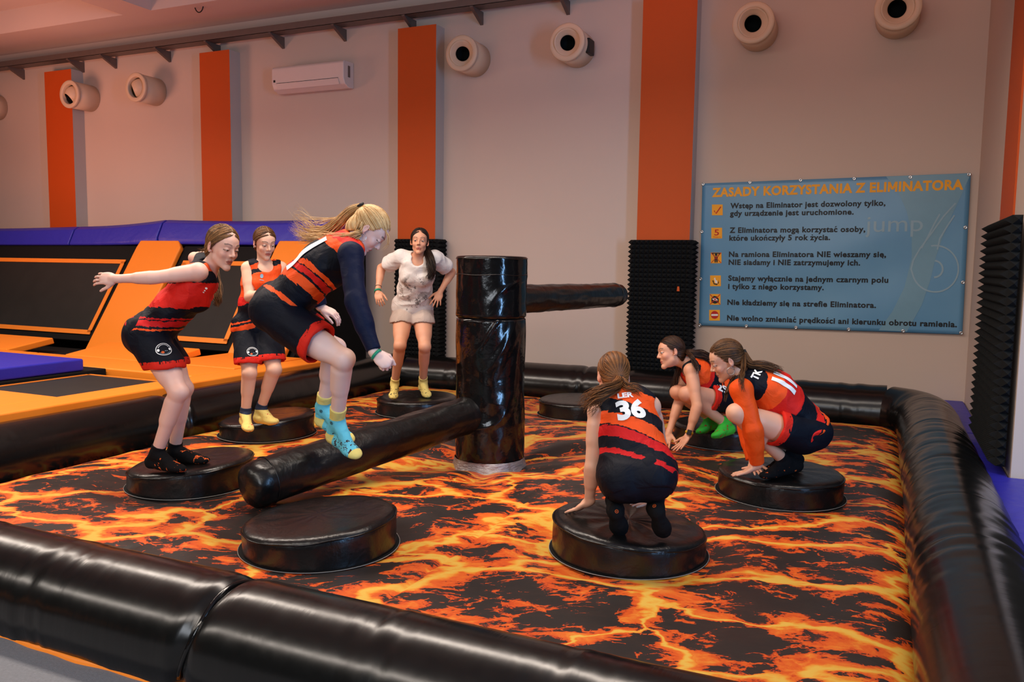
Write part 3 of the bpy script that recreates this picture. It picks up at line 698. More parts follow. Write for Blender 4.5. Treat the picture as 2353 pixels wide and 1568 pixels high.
banner_text('ZASADY KORZYSTANIA Z ELIMINATORA', 165, 258, 2222, 196, 72, 'ink_yellow', 0.042, 'heading')
for a in [('Wstęp na Eliminator jest dozwolony tylko,', 315, 353, 1585, 330, 44), ('gdy urządzenie jest uruchomione.', 312, 415, 1325, 403, 44),
          ('Z Eliminatora mogą korzystać osoby,', 308, 553, 1420, 545, 44), ('które ukończyły 5 rok życia.', 306, 617, 1133, 612, 44),
          ('Na ramiona Eliminatora NIE wieszamy się,', 303, 750, 1590, 752, 44), ('NIE siadamy i NIE zatrzymujemy ich.', 301, 815, 1378, 820, 44),
          ('Stajemy wyłącznie na jednym czarnym polu', 298, 945, 1608, 962, 44), ('i tylko z niego korzystamy.', 297, 1012, 1080, 1022, 44),
          ('Nie kładziemy się na strefie Eliminatora.', 291, 1142, 1508, 1168, 44), ('Nie wolno zmieniać prędkości ani kierunku obrotu ramienia.', 288, 1270, 2170, 1326, 44)]:
    banner_text(*a, 'ink_black', 0.036)
def bpoly(pts, mat, name, off=0.0025, n=0):
    V = [bpos(*uv_of(*zb_(x, y))) + np.array([0, -off, 0]) for x, y in pts]
    return mesh_obj(name, V, [tuple(range(len(V)))], M[mat], bt, False)
def bstroke(pts, w, mat, name, off=0.0035):
    pts = [np.array(p, float) for p in pts]; L = []; R = []
    for i, p in enumerate(pts):
        d = pts[min(i+1, len(pts)-1)] - pts[max(i-1, 0)]; d /= np.linalg.norm(d); nrm = np.array([-d[1], d[0]])*w/2
        L.append(p + nrm); R.append(p - nrm)
    V = [bpos(*uv_of(*zb_(*p))) + np.array([0, -off, 0]) for p in L + R]; m = len(pts)
    return mesh_obj(name, V, [(i, i+1, m+i+1, m+i) for i in range(m-1)], M[mat], bt, False)
arcp = lambda cx, cy, r, a0, a1, n=20: [(cx + r*math.cos(a), cy + r*math.sin(a)) for a in np.linspace(a0, a1, n)]
for x0, y0 in ((165, 322), (160, 512), (155, 715), (150, 903), (147, 1055), (142, 1185)):
    bpoly([(x0, y0), (x0, y0+88), (x0+88, y0+88), (x0+88, y0)], 'ink_yellow', 'icon_square')
bstroke([(183, 372), (198, 396), (238, 340)], 9, 'ink_red', 'tick_mark')
banner_text('5', 184, 574, 222, 574, 50, 'ink_red', 0.01, 'icon_number', 0.004); banner_text('Years', 174, 594, 236, 594, 12, 'ink_red', 0.0, 'icon_caption', 0.004)
for cx, cy in ((199, 759),):
    bpoly(arcp(cx, cy-26, 11, 0, 2*PI), 'ink_black', 'icon_figure', 0.0035); bpoly([(cx-14, cy-12), (cx+14, cy-12), (cx+12, cy+38), (cx+3, cy+38), (cx, cy+12), (cx-3, cy+38), (cx-12, cy+38)][::-1], 'ink_black', 'icon_figure', 0.0035)
    bstroke([(cx-36, cy-38), (cx+36, cy-38)], 8, 'ink_black', 'icon_bar'); bstroke([(cx-14, cy-10), (cx-28, cy-36)], 7, 'ink_black', 'icon_arm'); bstroke([(cx+14, cy-10), (cx+28, cy-36)], 7, 'ink_black', 'icon_arm')
    bstroke([(cx-42, cy-42), (cx+42, cy+42)], 5, 'ink_red', 'cross_stroke', 0.0045); bstroke([(cx+42, cy-42), (cx-42, cy+42)], 5, 'ink_red', 'cross_stroke', 0.0045)
bpoly([(168, 945), (180, 975), (205, 982), (222, 965), (220, 940), (212, 972), (184, 968), (178, 942)][::-1], 'ink_black', 'icon_figure', 0.0035); bpoly([(182, 925), (192, 965), (210, 968), (208, 945), (196, 940), (192, 920)][::-1], 'ink_white', 'icon_foot', 0.0037)
bpoly([(160, 1090), (180, 1070), (205, 1075), (222, 1095), (220, 1125), (190, 1135), (162, 1125)][::-1], 'ink_black', 'icon_figure', 0.0035); bpoly([(166, 1095), (190, 1085), (215, 1105), (200, 1112), (180, 1108)][::-1], 'ink_white', 'icon_body', 0.0037)
bstroke([(149, 1058), (232, 1140)], 6, 'ink_red', 'cross_stroke', 0.0045); bstroke([(232, 1058), (149, 1140)], 6, 'ink_red', 'cross_stroke', 0.0045)
bpoly(arcp(187, 1226, 32, 0, 2*PI, 28)[::-1], 'ink_red', 'no_entry_disc', 0.0035); bpoly([(160, 1219), (160, 1234), (214, 1234), (214, 1219)], 'ink_white', 'no_entry_bar', 0.0045)
# pale print: light bands, the word and the big looped numeral
lb = [(1590, 92), (1690, 220), (1760, 380), (1800, 560), (1800, 760), (1740, 1000), (1640, 1200), (1530, 1352)]
le = [(2285, 66), (2200, 260), (2120, 430), (2050, 600), (1995, 760), (1950, 950), (1880, 1150), (1760, 1362)]
V = []; n1b, n2b = 28, 12
for a in np.linspace(0, 7, n1b+1):
    k0 = min(int(a), 6); fr = a - k0; l0 = np.array(lb[k0])*(1-fr) + np.array(lb[k0+1])*fr; r0 = np.array(le[k0])*(1-fr) + np.array(le[k0+1])*fr
    V += [bpos(*uv_of(*zb_(*(l0*(1-b) + r0*b)))) + np.array([0, -0.0014, 0]) for b in np.linspace(0, 1, n2b+1)]
mesh_obj('pale_band', V, [(i*(n2b+1)+j, (i+1)*(n2b+1)+j, (i+1)*(n2b+1)+j+1, i*(n2b+1)+j+1) for i in range(n1b) for j in range(n2b)], M['ink_light'], bt)
banner_text('jump', 1420, 548, 1890, 540, 140, 'ink_pale', 0.0, 'pale_word', 0.0030)
ring = arcp(1990, 850, 190, 0, 2*PI, 50)
bstroke([(2160, 310), (2060, 420), (1960, 560), (1870, 680), (1812, 780), (1795, 850)] + arcp(1992, 848, 190, PI, -1.75, 40)[2:], 13, 'ink_pale', 'pale_numeral', 0.0032)
bstroke([(2030, 400), (1985, 480), (1930, 590), (1880, 680)], 13, 'ink_pale', 'pale_numeral', 0.0032); bstroke([(2150, 410), (2090, 500), (2030, 600), (2010, 690)], 13, 'ink_pale', 'pale_numeral', 0.0032)
bstroke(arcp(1985, 850, 68, -1.5, 1.6, 20), 16, 'ink_pale', 'pale_numeral', 0.0032)
for x, y in ((92, 155), (476, 140), (890, 122), (1330, 110), (1790, 98), (2270, 76), (82, 545), (72, 932), (64, 1310), (446, 1318), (852, 1330), (1284, 1345), (1730, 1358), (2205, 1375), (2240, 510), (2220, 960)):
    p = bpos(*uv_of(*zb_(x, y))); MB().lathe([(0.004, 0.0), (0.011, 0.003), (0.016, 0.002), (0.018, -0.001)], p + np.array([0, -0.002, 0]), 14, (0, -1, 0)).build('grommet', M['metal'], bt, True)
# ================================================================== BODY ENGINE (signed distance fields -> one continuous mesh)
DN = np.array([0, 0, -1.0])
def nrm(v):
    v = np.asarray(v, float); return v/(np.linalg.norm(v) + 1e-12)
class SDF:
    def __init__(s, lo, hi, h):
        s.h = h; s.lo = np.asarray(lo, float); s.n = np.maximum(4, np.ceil((np.asarray(hi, float) - s.lo)/h).astype(int) + 1)
        s.ax = [(s.lo[i] + h*np.arange(s.n[i])).astype(np.float32) for i in range(3)]
        s.f = np.full(tuple(s.n), 0.5, np.float32)
    def sub(s, lo, hi):
        a = np.clip(np.floor((np.asarray(lo) - s.lo)/s.h).astype(int), 0, s.n); b = np.clip(np.ceil((np.asarray(hi) - s.lo)/s.h).astype(int) + 1, 0, s.n)
        if (b <= a).any(): return None
        sl = tuple(slice(a[i], b[i]) for i in range(3))
        return sl, s.ax[0][sl[0]][:, None, None], s.ax[1][sl[1]][None, :, None], s.ax[2][sl[2]][None, None, :]
    def comb(s, sl, d, k, op):
        g = s.f[sl]
        if op == 'sub':
            d = -d
            if k > 0:
                h = np.clip(0.5 - 0.5*(g - d)/k, 0, 1); g[...] = g + (d - g)*h + k*h*(1-h)
            else: np.maximum(g, d, out=g)
            return
        if k > 0:
            h = np.clip(0.5 + 0.5*(g - d)/k, 0, 1); g[...] = g + (d - g)*h - k*h*(1-h)
        else: np.minimum(g, d, out=g)
    def cone(s, a, b, ra, rb, k=0.015, op='add', caps=()):
        """tapered capsule; caps: list of (point, outward normal) planes that cut it"""
        a = np.asarray(a, float); b = np.asarray(b, float); R = max(ra, rb) + k + 3*s.h
        q = s.sub(np.minimum(a, b) - R, np.maximum(a, b) + R)
        if q is None: return s
        sl, X, Y, Z = q; ba = b - a; L2 = max(float(ba @ ba), 1e-12)
        t = np.clip(((X - a[0])*ba[0] + (Y - a[1])*ba[1] + (Z - a[2])*ba[2])/L2, 0, 1).astype(np.float32)
        dx = X - a[0] - t*ba[0]; dy = Y - a[1] - t*ba[1]; dz = Z - a[2] - t*ba[2]
        d = np.sqrt(dx*dx + dy*dy + dz*dz) - (ra + (rb - ra)*t)
        for p, n in caps: d = np.maximum(d, (X - p[0])*n[0] + (Y - p[1])*n[1] + (Z - p[2])*n[2])
        s.comb(sl, d.astype(np.float32), k, op); return s
    def ell(s, c, F, r, k=0.02, op='add'):
        """ellipsoid; F rows = axes"""
        c = np.asarray(c, float); r = np.asarray(r, float); F = np.asarray(F, float)
        ext = np.sqrt((F**2*(r**2)[:, None]).sum(0)) + k + 3*s.h
        q = s.sub(c - ext, c + ext)
        if q is None: return s
        sl, X, Y, Z = q; x = X - c[0]; y = Y - c[1]; z = Z - c[2]
        u = [(F[i, 0]*x + F[i, 1]*y + F[i, 2]*z) for i in range(3)]
        k0 = np.sqrt((u[0]/r[0])**2 + (u[1]/r[1])**2 + (u[2]/r[2])**2); k1 = np.sqrt((u[0]/r[0]**2)**2 + (u[1]/r[1]**2)**2 + (u[2]/r[2]**2)**2)
        d = k0*(k0 - 1)/np.maximum(k1, 1e-6)
        s.comb(sl, d.astype(np.float32), k, op); return s
    def ball(s, c, r, k=0.015, op='add'): return s.cone(c, np.asarray(c, float) + 1e-5, r, r, k, op)
    def plane(s, p, n):
        """keep the side opposite to n"""
        d = (s.ax[0][:, None, None] - np.float32(p[0]))*np.float32(n[0]) + (s.ax[1][None, :, None] - np.float32(p[1]))*np.float32(n[1]) + (s.ax[2][None, None, :] - np.float32(p[2]))*np.float32(n[2])
        np.maximum(s.f, d, out=s.f); return s
    def mesh(s, smooth=1, noise=None):
        f = s.f; f[0] = f[-1] = 0.3; f[:, 0] = f[:, -1] = 0.3; f[:, :, 0] = f[:, :, -1] = 0.3
        S = f < 0
        A = S[:-1] + S[1:].astype(np.int8); A = A[:, :-1] + A[:, 1:]; A = A[:, :, :-1] + A[:, :, 1:]
        act = (A > 0) & (A < 8); I = np.argwhere(act); del A
        idx = np.full(act.shape, -1, np.int32); idx[act] = np.arange(len(I), dtype=np.int32)
        cs = np.array([(i, j, k) for i in (0, 1) for j in (0, 1) for k in (0, 1)])
        val = np.stack([f[I[:, 0]+c[0], I[:, 1]+c[1], I[:, 2]+c[2]] for c in cs], 1)
        acc = np.zeros((len(I), 3)); cnt = np.zeros(len(I))
        for a in range(8):
            for b in range(a+1, 8):
                if np.abs(cs[a] - cs[b]).sum() != 1: continue
                va, vb = val[:, a], val[:, b]; m = (va < 0) != (vb < 0)
                t = np.where(m, va/np.where(m, va - vb, 1), 0)
                acc += np.where(m[:, None], cs[a] + t[:, None]*(cs[b] - cs[a]), 0); cnt += m
        V = s.lo + s.h*(I + acc/np.maximum(cnt, 1)[:, None])
        Q = []
        for axn in range(3):
            o = [0, 1, 2]; o.remove(axn); u, v = o
            sh = [slice(None)]*3; sh[axn] = slice(None, -1); s1 = list(sh); s1[axn] = slice(1, None)
            for d_ in (u, v):
                sh[d_] = slice(1, -1); s1[d_] = slice(1, -1)
            a = S[tuple(sh)]; b = S[tuple(s1)]; E = np.argwhere(a != b); fl = a[tuple(E.T)]
            E = E.copy(); E[:, u] += 1; E[:, v] += 1
            def at(du, dv):
                e = E.copy(); e[:, u] -= du; e[:, v] -= dv; return idx[e[:, 0], e[:, 1], e[:, 2]]
            q = np.stack([at(1, 1), at(0, 1), at(0, 0), at(1, 0)], 1)
            flip = fl if axn != 1 else ~fl
            q[~flip] = q[~flip][:, ::-1]; Q.append(q)
        Q = np.concatenate(Q); Q = Q[(Q >= 0).all(1)]
        for _ in range(smooth):
            acc = np.zeros_like(V); cnt = np.zeros(len(V))
            for i in range(4):
                a = Q[:, i]; b = Q[:, (i+1) % 4]
                for d in range(3): acc[:, d] += np.bincount(a, V[b, d], len(V)) + np.bincount(b, V[a, d], len(V))
                cnt += np.bincount(a, minlength=len(V)) + np.bincount(b, minlength=len(V))
            V = 0.45*V + 0.55*acc/np.maximum(cnt, 1)[:, None]
        return V, Q
def vnormals(V, Q):
    n = np.cross(V[Q[:, 2]] - V[Q[:, 0]], V[Q[:, 3]] - V[Q[:, 1]]); N = np.zeros_like(V)
    for i in range(4):
        for d in range(3): N[:, d] += np.bincount(Q[:, i], n[:, d], len(V))
    return N/(np.linalg.norm(N, axis=1)[:, None] + 1e-12)
def fast_mesh(name, V, Q, mats, parent, attrs=None):
    V = np.asarray(V, float) - parent_loc(parent); Q = np.asarray(Q)
    me = bpy.data.meshes.new(name); nv, nq, w = len(V), len(Q), Q.shape[1]
    me.vertices.add(nv); me.vertices.foreach_set('co', V.astype(np.float32).ravel())
    me.loops.add(nq*w); me.loops.foreach_set('vertex_index', Q.astype(np.int32).ravel())
    me.polygons.add(nq); me.polygons.foreach_set('loop_start', np.arange(0, nq*w, w, dtype=np.int32)); me.polygons.foreach_set('loop_total', np.full(nq, w, np.int32))
    me.polygons.foreach_set('use_smooth', np.ones(nq, bool))
    for m in (mats if isinstance(mats, (list, tuple)) else [mats]): me.materials.append(m)
    me.update(calc_edges=True); me.validate()
    for k, a in (attrs or {}).items():
        a = np.asarray(a, np.float32)
        if a.ndim == 1: at = me.attributes.new(k, 'FLOAT', 'POINT'); at.data.foreach_set('value', a)
        else: at = me.attributes.new(k, 'FLOAT_VECTOR', 'POINT'); at.data.foreach_set('vector', a.ravel())
    o = bpy.data.objects.new(name, me); COL.objects.link(o); o.parent = parent
    return o
def strands_mesh(paths, radii, sides=5):
    """many tapering strands in one mesh: paths list of (n,3), radii list of (n,)"""
    Vs = []; Fs = []; R = []; b = 0; A = np.linspace(0, 2*PI, sides, endpoint=False)
    for si, (p, r) in enumerate(zip(paths, radii)):
        p = np.asarray(p, float); n = len(p); T = np.gradient(p, axis=0); T /= np.linalg.norm(T, axis=1)[:, None] + 1e-9
        u = np.cross(T, np.array([0.31, 0.52, 0.79])); u /= np.linalg.norm(u, axis=1)[:, None] + 1e-9; w = np.cross(T, u)
        V = p[:, None, :] + np.asarray(r)[:, None, None]*(np.cos(A)[None, :, None]*u[:, None, :] + np.sin(A)[None, :, None]*w[:, None, :])
        Vs.append(V.reshape(-1, 3)); i, k = np.meshgrid(np.arange(n-1), np.arange(sides), indexing='ij'); k2 = (k+1) % sides
        Fs.append(np.stack([b+i*sides+k, b+i*sides+k2, b+(i+1)*sides+k2, b+(i+1)*sides+k], -1).reshape(-1, 4)); R.append(np.full(n*sides, (si*0.61803) % 1.0)); b += n*sides
    return np.concatenate(Vs), np.concatenate(Fs), np.concatenate(R)
# ------------------------------------------------------------------ materials for people
def skin_mat(name, rgb):
    k = NT(name); o = k.obj(); mk = k.attr('paint'); sp = k.node('ShaderNodeSeparateXYZ'); k.link(mk, sp.inputs[0])
    n = k.noise(o, 14, 3); c = lin(rgb); red = lin((rgb[0], int(rgb[1]*0.82), int(rgb[2]*0.76)))
    base = k.mix(k.math('MULTIPLY', n, 0.35), (*c,), (*red,))
    base = k.mix(sp.outputs[0], base, lin((176, 84, 78)))          # lips
    base = k.mix(sp.outputs[1], base, lin((70, 46, 34)))           # brows and lashes, plus shade painted into mouth line and nostrils
    base = k.mix(k.math('MULTIPLY', sp.outputs[2], 0.55), base, lin((214, 120, 96)))   # flushed cheeks, knees, ears
    k.set(base, 0.46, 0.35)
    k.b.inputs['Subsurface Weight'].default_value = 0.08; k.b.inputs['Subsurface Radius'].default_value = (0.02, 0.008, 0.004)
    k.bump(k.noise(o, 160, 2), 0.04, 0.002)
    return k.m
def hair_mat(name, dark, light):
    k = NT(name); o = k.obj(); r = k.attr('strand', 'Fac'); n = k.noise(o, 22, 3)
    f = k.math('MULTIPLY_ADD', n, 0.9, k.math('MULTIPLY_ADD', r, 0.8, -0.42), clamp=True)
    k.set(k.mix(f, lin(dark), lin(light)), 0.5, 0.25)
    return k.m
def fabric_bump(k, strength=0.35):
    o = k.obj(); a = k.noise(k.mapping(o, (1, 1, 1)), 9, 3, 0.5, 1.2); b = k.noise(o, 420, 1)
    k.bump(k.math('MULTIPLY_ADD', b, 0.06, a), strength, 0.02)
def jersey_mat(name, flip=1.0, seed=0.0, slope=0.55, fw=0.0, st=None):
    """black basketball jersey with slanting ragged red and orange bands; tuv = (left, forward, up the spine) in metres"""
    k = NT(name); t = k.attr('tuv'); s = k.node('ShaderNodeSeparateXYZ'); k.link(t, s.inputs[0]); u, w, v = s.outputs
    vs = k.node('ShaderNodeCombineXYZ'); k.link(u, vs.inputs[0]); k.link(w, vs.inputs[1]); k.link(v, vs.inputs[2])
    rag = k.noise(k.mapping(vs.outputs[0], (9, 9, 60), (0, 0, 0), (seed, seed, 0)), 1.0, 4, 0.65)
    sv = k.math('ADD', k.math('ADD', v, k.math('MULTIPLY', u, flip*slope)), k.math('MULTIPLY', w, fw)); sv = k.math('ADD', sv, k.math('MULTIPLY', k.math('SUBTRACT', rag, 0.5), 0.045))
    f = k.math('MULTIPLY', sv, 1.6, clamp=True)
    B = lin((10, 14, 25)); R1 = lin((214, 34, 26)); R2 = lin((244, 84, 28)); R3 = lin((200, 26, 28))
    C_ = {'B': B, 'r': R3, 'R': R1, 'O': R2}
    st = [(a, C_[b]) for a, b in st] if st else [(0.0, B), (0.055, R3), (0.105, B), (0.20, R3), (0.245, B), (0.262, R1), (0.275, R2), (0.385, R2), (0.405, B), (0.418, R2), (0.44, B), (0.60, R1), (0.66, R2), (0.785, R2), (0.80, B)]
    k.set(k.ramp(f, st, 'CONSTANT'), 0.6, 0.16); fabric_bump(k, 0.6); return k.m
def cloth(name, rgb, rough=0.65, bump=0.4, var=0.06):
    k = NT(name); c = lin(rgb); o = k.obj(); n = k.noise(o, 7, 3); d = tuple(x*(1-2*var) for x in c)
    k.set(k.mix(n, d, c), rough, 0.15); fabric_bump(k, bump); return k.m
def shorts_mat(name):
    """black shorts with ragged red hem; hem = metres above the hem"""
    k = NT(name); t = k.attr('hem', 'Fac'); o = k.obj(); rag = k.noise(k.mapping(o, (40, 40, 14)), 1.0, 4, 0.7)
    a = k.math('ADD', t, k.math('MULTIPLY', k.math('SUBTRACT', rag, 0.5), 0.018))
    m = k.math('LESS_THAN', a, 0.034); th = k.math('MULTIPLY', k.math('GREATER_THAN', a, 0.020), k.math('GREATER_THAN', rag, 0.56))
    col = k.mix(m, lin((10, 14, 25)), lin((212, 40, 26))); col = k.mix(k.math('MULTIPLY', th, m), col, lin((20, 16, 18)))
    k.set(col, 0.65, 0.14); fabric_bump(k, 0.45); return k.m
def tee_mat(name):
    k = NT(name); t = k.attr('tuv'); s = k.node('ShaderNodeSeparateXYZ'); k.link(t, s.inputs[0])
    n = k.noise(k.mapping(t, (7, 1, 6)), 1.0, 5, 0.7); n2 = k.noise(k.mapping(t, (16, 2, 15), (0, 0, 0), (3, 1, 2)), 1.0, 4, 0.7)
    x2 = k.math('POWER', k.math('DIVIDE', s.outputs[0], 0.15), 2.0); y2 = k.math('POWER', k.math('DIVIDE', k.math('SUBTRACT', s.outputs[2], 0.20), 0.2), 2.0)
    e = k.math('SUBTRACT', 1.0, k.math('ADD', x2, y2)); e = k.math('MULTIPLY', k.math('MULTIPLY', e, 3.0, clamp=True), k.math('GREATER_THAN', s.outputs[1], 0.0))
    a = k.math('MULTIPLY', e, k.math('GREATER_THAN', n, 0.52)); b = k.math('MULTIPLY', e, k.math('GREATER_THAN', n2, 0.60))
    col = k.mix(k.math('MULTIPLY', a, 0.8), lin((222, 214, 208)), lin((150, 138, 130))); col = k.mix(k.math('MULTIPLY', b, 0.8), col, lin((72, 66, 66)))
    k.set(col, 0.75, 0.25); fabric_bump(k, 0.6); return k.m
def sock_mat(name, base, spot=None, spot_scale=30, thr=0.6, stretch=(1, 1, 1), band=None, toe=None, heelc=None):
    """sock attribute 'sk' = (height above sole, distance along the foot 0 heel..1 toe, side)"""
    k = NT(name); t = k.attr('sk'); s = k.node('ShaderNodeSeparateXYZ'); k.link(t, s.inputs[0]); o = k.obj(); col = lin(base)
    if spot:
        n = k.noise(k.mapping(o, stretch), spot_scale, 3, 0.6, 0.8); m = k.math('GREATER_THAN', n, thr)
        m = k.math('MULTIPLY', m, k.math('LESS_THAN', s.outputs[0], 0.085)); m = k.math('MULTIPLY', m, k.math('GREATER_THAN', s.outputs[1], 0.18)); col = k.mix(m, col, lin(spot))
    if toe: col = k.mix(k.math('GREATER_THAN', s.outputs[1], 0.88), col, lin(toe))
    if heelc: col = k.mix(k.math('MULTIPLY', k.math('LESS_THAN', s.outputs[1], 0.22), k.math('LESS_THAN', s.outputs[0], 0.07)), col, lin(heelc))
    if band: col = k.mix(k.math('GREATER_THAN', s.outputs[0], band[0]), col, lin(band[1]))
    k.set(col, 0.85, 0.15); k.bump(k.noise(o, 300, 2), 0.2, 0.003); return k.m
# ------------------------------------------------------------------ person builder
class Person:
    def __init__(s, key, label, J, scale=1.0, h=0.0038, skin=None, head_scale=1.0, girth=1.0, root=None, ground=None):
        kd = 1.0
        if ground is not None:
            for _ in range(30):
                g = min(P(*J[n][:2], J[n][2]*kd)[2] - 0.027 - ground(*P(*J[n][:2], J[n][2]*kd)[:2]) for n in ('toR', 'toL'))
                kd *= 1 + g*0.12
            print('ground', key, round(kd, 4))
        s.X = {k: P(v[0], v[1], v[2]*kd) for k, v in J.items()}; s.kd = kd; s.s = scale; s.g = girth; s.h = h; s.hs = head_scale; X = s.X
        base = X['heR']*0.5 + X['heL']*0.5 if root is None else np.array(root, float)
        lowz = min(X['toR'][2], X['toL'][2], X['heR'][2], X['heL'][2]) - 0.03
        s.root = empty('person', (base[0], base[1], lowz), 0, label, 'person')
        s.skin = skin
        # frames
        up = nrm(X['neck'] - X['pel']); lf = X['shL'] - X['shR']; lf = nrm(lf - up*(lf @ up)); s.cf = (lf, np.cross(lf, up), up)
        up2 = nrm(X['chest'] - X['pel']); l2 = X['hipL'] - X['hipR']; l2 = nrm(l2 - up2*(l2 @ up2)); s.pf = (l2, np.cross(l2, up2), up2)
        mid = nrm(lf + l2); upm = nrm(up + up2); mid = nrm(mid - upm*(mid @ upm)); s.wf = (mid, np.cross(mid, upm), upm)
        hu = nrm(X['crown'] - X['head']); nd = nrm(X['nose'] - X['head']); hf = nrm(nd - hu*(nd @ hu))
        a = 0.6*(math.asin(np.clip(-(nd @ hu), -1, 1)) - 0.2); hf, hu = hf*math.cos(a) - hu*math.sin(a), hu*math.cos(a) + hf*math.sin(a); s.hf = (np.cross(hu, hf), hf, hu)
        al = np.array(list(X.values())); s.lo = al.min(0) - 0.24; s.hi = al.max(0) + 0.24
        s.sk = {}
    def at(s, x, y, d): return P(x, y, d*s.kd)
    def hp(s, x, y, z):
        """point in head space (left, forward, up) metres"""
        k = s.s*s.hs; return s.X['head'] + k*(x*s.hf[0] + y*s.hf[1] + z*s.hf[2])
    def torso(s, f, inf=0.0, waist=0.0, k=0.03):
        X = s.X; q = s.s*s.g; C, Pf, Wf = s.cf, s.pf, s.wf
        pel, ch, nk = X['pel'], X['chest'], X['neck']
        f.ell(pel, Pf, np.array([0.158, 0.105, 0.125])*q + inf + waist, k)
        for sg, hj in ((1, 'hipL'), (-1, 'hipR')):
            f.ball(pel + q*(sg*0.068*Pf[0] - 0.034*Pf[1] - 0.045*Pf[2]), 0.084*q + inf + waist*0.6, k)
            f.ball(X[hj]*0.75 + pel*0.25, 0.086*q + inf + waist*0.5, k)
        f.ell((pel*0.5 + ch*0.5), Wf, np.array([0.124, 0.092, 0.15])*q + inf + waist*1.3, k)
        f.ell(ch, C, np.array([0.138, 0.104, 0.165])*q + inf + waist*0.3, k)
        for sg in (1, -1): f.ball(ch + q*(sg*0.062*C[0] + 0.066*C[1] - 0.0*C[2]), 0.056*q + inf, k)
        f.ell(nk*0.62 + ch*0.38, C, np.array([0.125, 0.085, 0.09])*q + inf, k)
        for sg, sh in ((1, 'shL'), (-1, 'shR')):
            f.cone(nk - 0.02*q*C[2], X[sh]*0.86 + nk*0.14, 0.048*q + inf, 0.046*q + inf, k)
    def head(s, f):
        h = s.hp; q = s.s*s.hs; A = s.hf
        f.ell(h(0, -0.014, 0.040), A, np.array([0.073, 0.092, 0.084])*q, 0.02)
        f.ell(h(0, 0.024, -0.026), A, np.array([0.055, 0.064, 0.078])*q, 0.025)
        f.ell(h(0, 0.040, 0.042), A, np.array([0.057, 0.048, 0.046])*q, 0.02)
        for g in (1, -1): f.cone(h(g*0.040, 0.010, -0.055), h(g*0.008, 0.066, -0.094), 0.017*q, 0.014*q, 0.02)
        f.ball(h(0, 0.074, -0.095), 0.0145*q, 0.014)
        for g in (1, -1):
            f.ball(h(g*0.037, 0.058, -0.022), 0.020*q, 0.02)
            f.cone(h(g*0.012, 0.083, 0.031), h(g*0.040, 0.073, 0.032), 0.007*q, 0.006*q, 0.014)
            f.ell(h(g*0.031, 0.095, 0.009), A, np.array([0.016, 0.013, 0.0095])*q, 0.008, 'sub')
            c = h(g*0.031, 0.0735, 0.0085); f.ball(c, 0.0120*q, 0.002)
            f.cone(c, c + 1e-5, 0.0142*q, 0.0142*q, 0.0015, caps=[(c + A[2]*s.lid*q, -A[2])])
            f.cone(c, c + 1e-5, 0.0138*q, 0.0138*q, 0.0015, caps=[(c - A[2]*0.0045*q, A[2])])
            ea = (nrm(A[0]*g*0.9 - A[1]*0.45), nrm(A[1]*0.9 + A[0]*g*0.45), A[2])
            f.ell(h(g*0.076, -0.014, 0.000), ea, np.array([0.0075, 0.017, 0.029])*q, 0.006); f.ell(h(g*0.083, -0.009, 0.003), ea, np.array([0.005, 0.009, 0.017])*q, 0.004, 'sub')
            f.ball(h(g*0.071, -0.001, -0.024), 0.0075*q, 0.006)
        f.cone(h(0, 0.083, 0.020), h(0, 0.101, -0.016), 0.0068*q, 0.0092*q, 0.010); f.ball(h(0, 0.1025, -0.020), 0.0092*q, 0.006)
        for g in (1, -1): f.ball(h(g*0.0112, 0.092, -0.0245), 0.0066*q, 0.006)
        f.cone(h(-0.016, 0.080, -0.052), h(0.016, 0.080, -0.052), 0.006*q, 0.006*q, 0.007); f.cone(h(0, 0.086, -0.0525), h(0, 0.0861, -0.0525), 0.0062*q, 0.006*q, 0.008)
        f.cone(h(-0.012, 0.080, -0.0645), h(0.012, 0.080, -0.0645), 0.0068*q, 0.0068*q, 0.007)
        f.ell(h(0, 0.0925, -0.0583), A, np.array([0.020, 0.006, 0.002])*q, 0.003, 'sub')
        f.cone(h(0, -0.022, -0.045), s.X['neck'], 0.045*q, 0.051*s.s, 0.025)
    def arm(s, f, sd, k=0.014):
        X = s.X; q = s.s*s.g; a, b, c = X['sh'+sd], X['el'+sd], X['wr'+sd]
        f.ball(a, 0.050*q, 0.03); f.cone(a, b, 0.046*q, 0.037*q, 0.02); f.cone(a*0.75+b*0.25, a*0.5+b*0.5, 0.045*q, 0.041*q, 0.02)
        f.cone(b, c, 0.035*q, 0.0235*q, k); f.cone(b*0.85+c*0.15, b*0.55+c*0.45, 0.039*q, 0.033*q, k)
    def leg(s, f, sd, k=0.016, inf=0.0):
        X = s.X; q = s.s*s.g; a, b, c = X['hip'+sd], X['kn'+sd], X['an'+sd]
        fw = nrm(X['to'+sd] - X['he'+sd]); th = nrm(b-a); sn = nrm(c-b)
        kf = nrm(th - sn) if np.linalg.norm(th - sn) > 0.12 else nrm(fw - sn*(fw@sn))
        f.cone(a, b, 0.086*q, 0.054*q, 0.03); f.cone(a*0.7+b*0.3, a*0.35+b*0.65, 0.084*q, 0.067*q, 0.03)
        f.ball(b, 0.053*q, k); f.ball(b + kf*0.016*q, 0.043*q, k)
        f.cone(b, c, 0.050*q, 0.034*q, k)
        cb = nrm(-(kf - sn*(kf@sn)))
        f.cone(b*0.82+c*0.18 + cb*0.013*q, b*0.55+c*0.45 + cb*0.010*q, 0.050*q, 0.045*q, 0.02)
        s.foot(f, sd, 0.0)
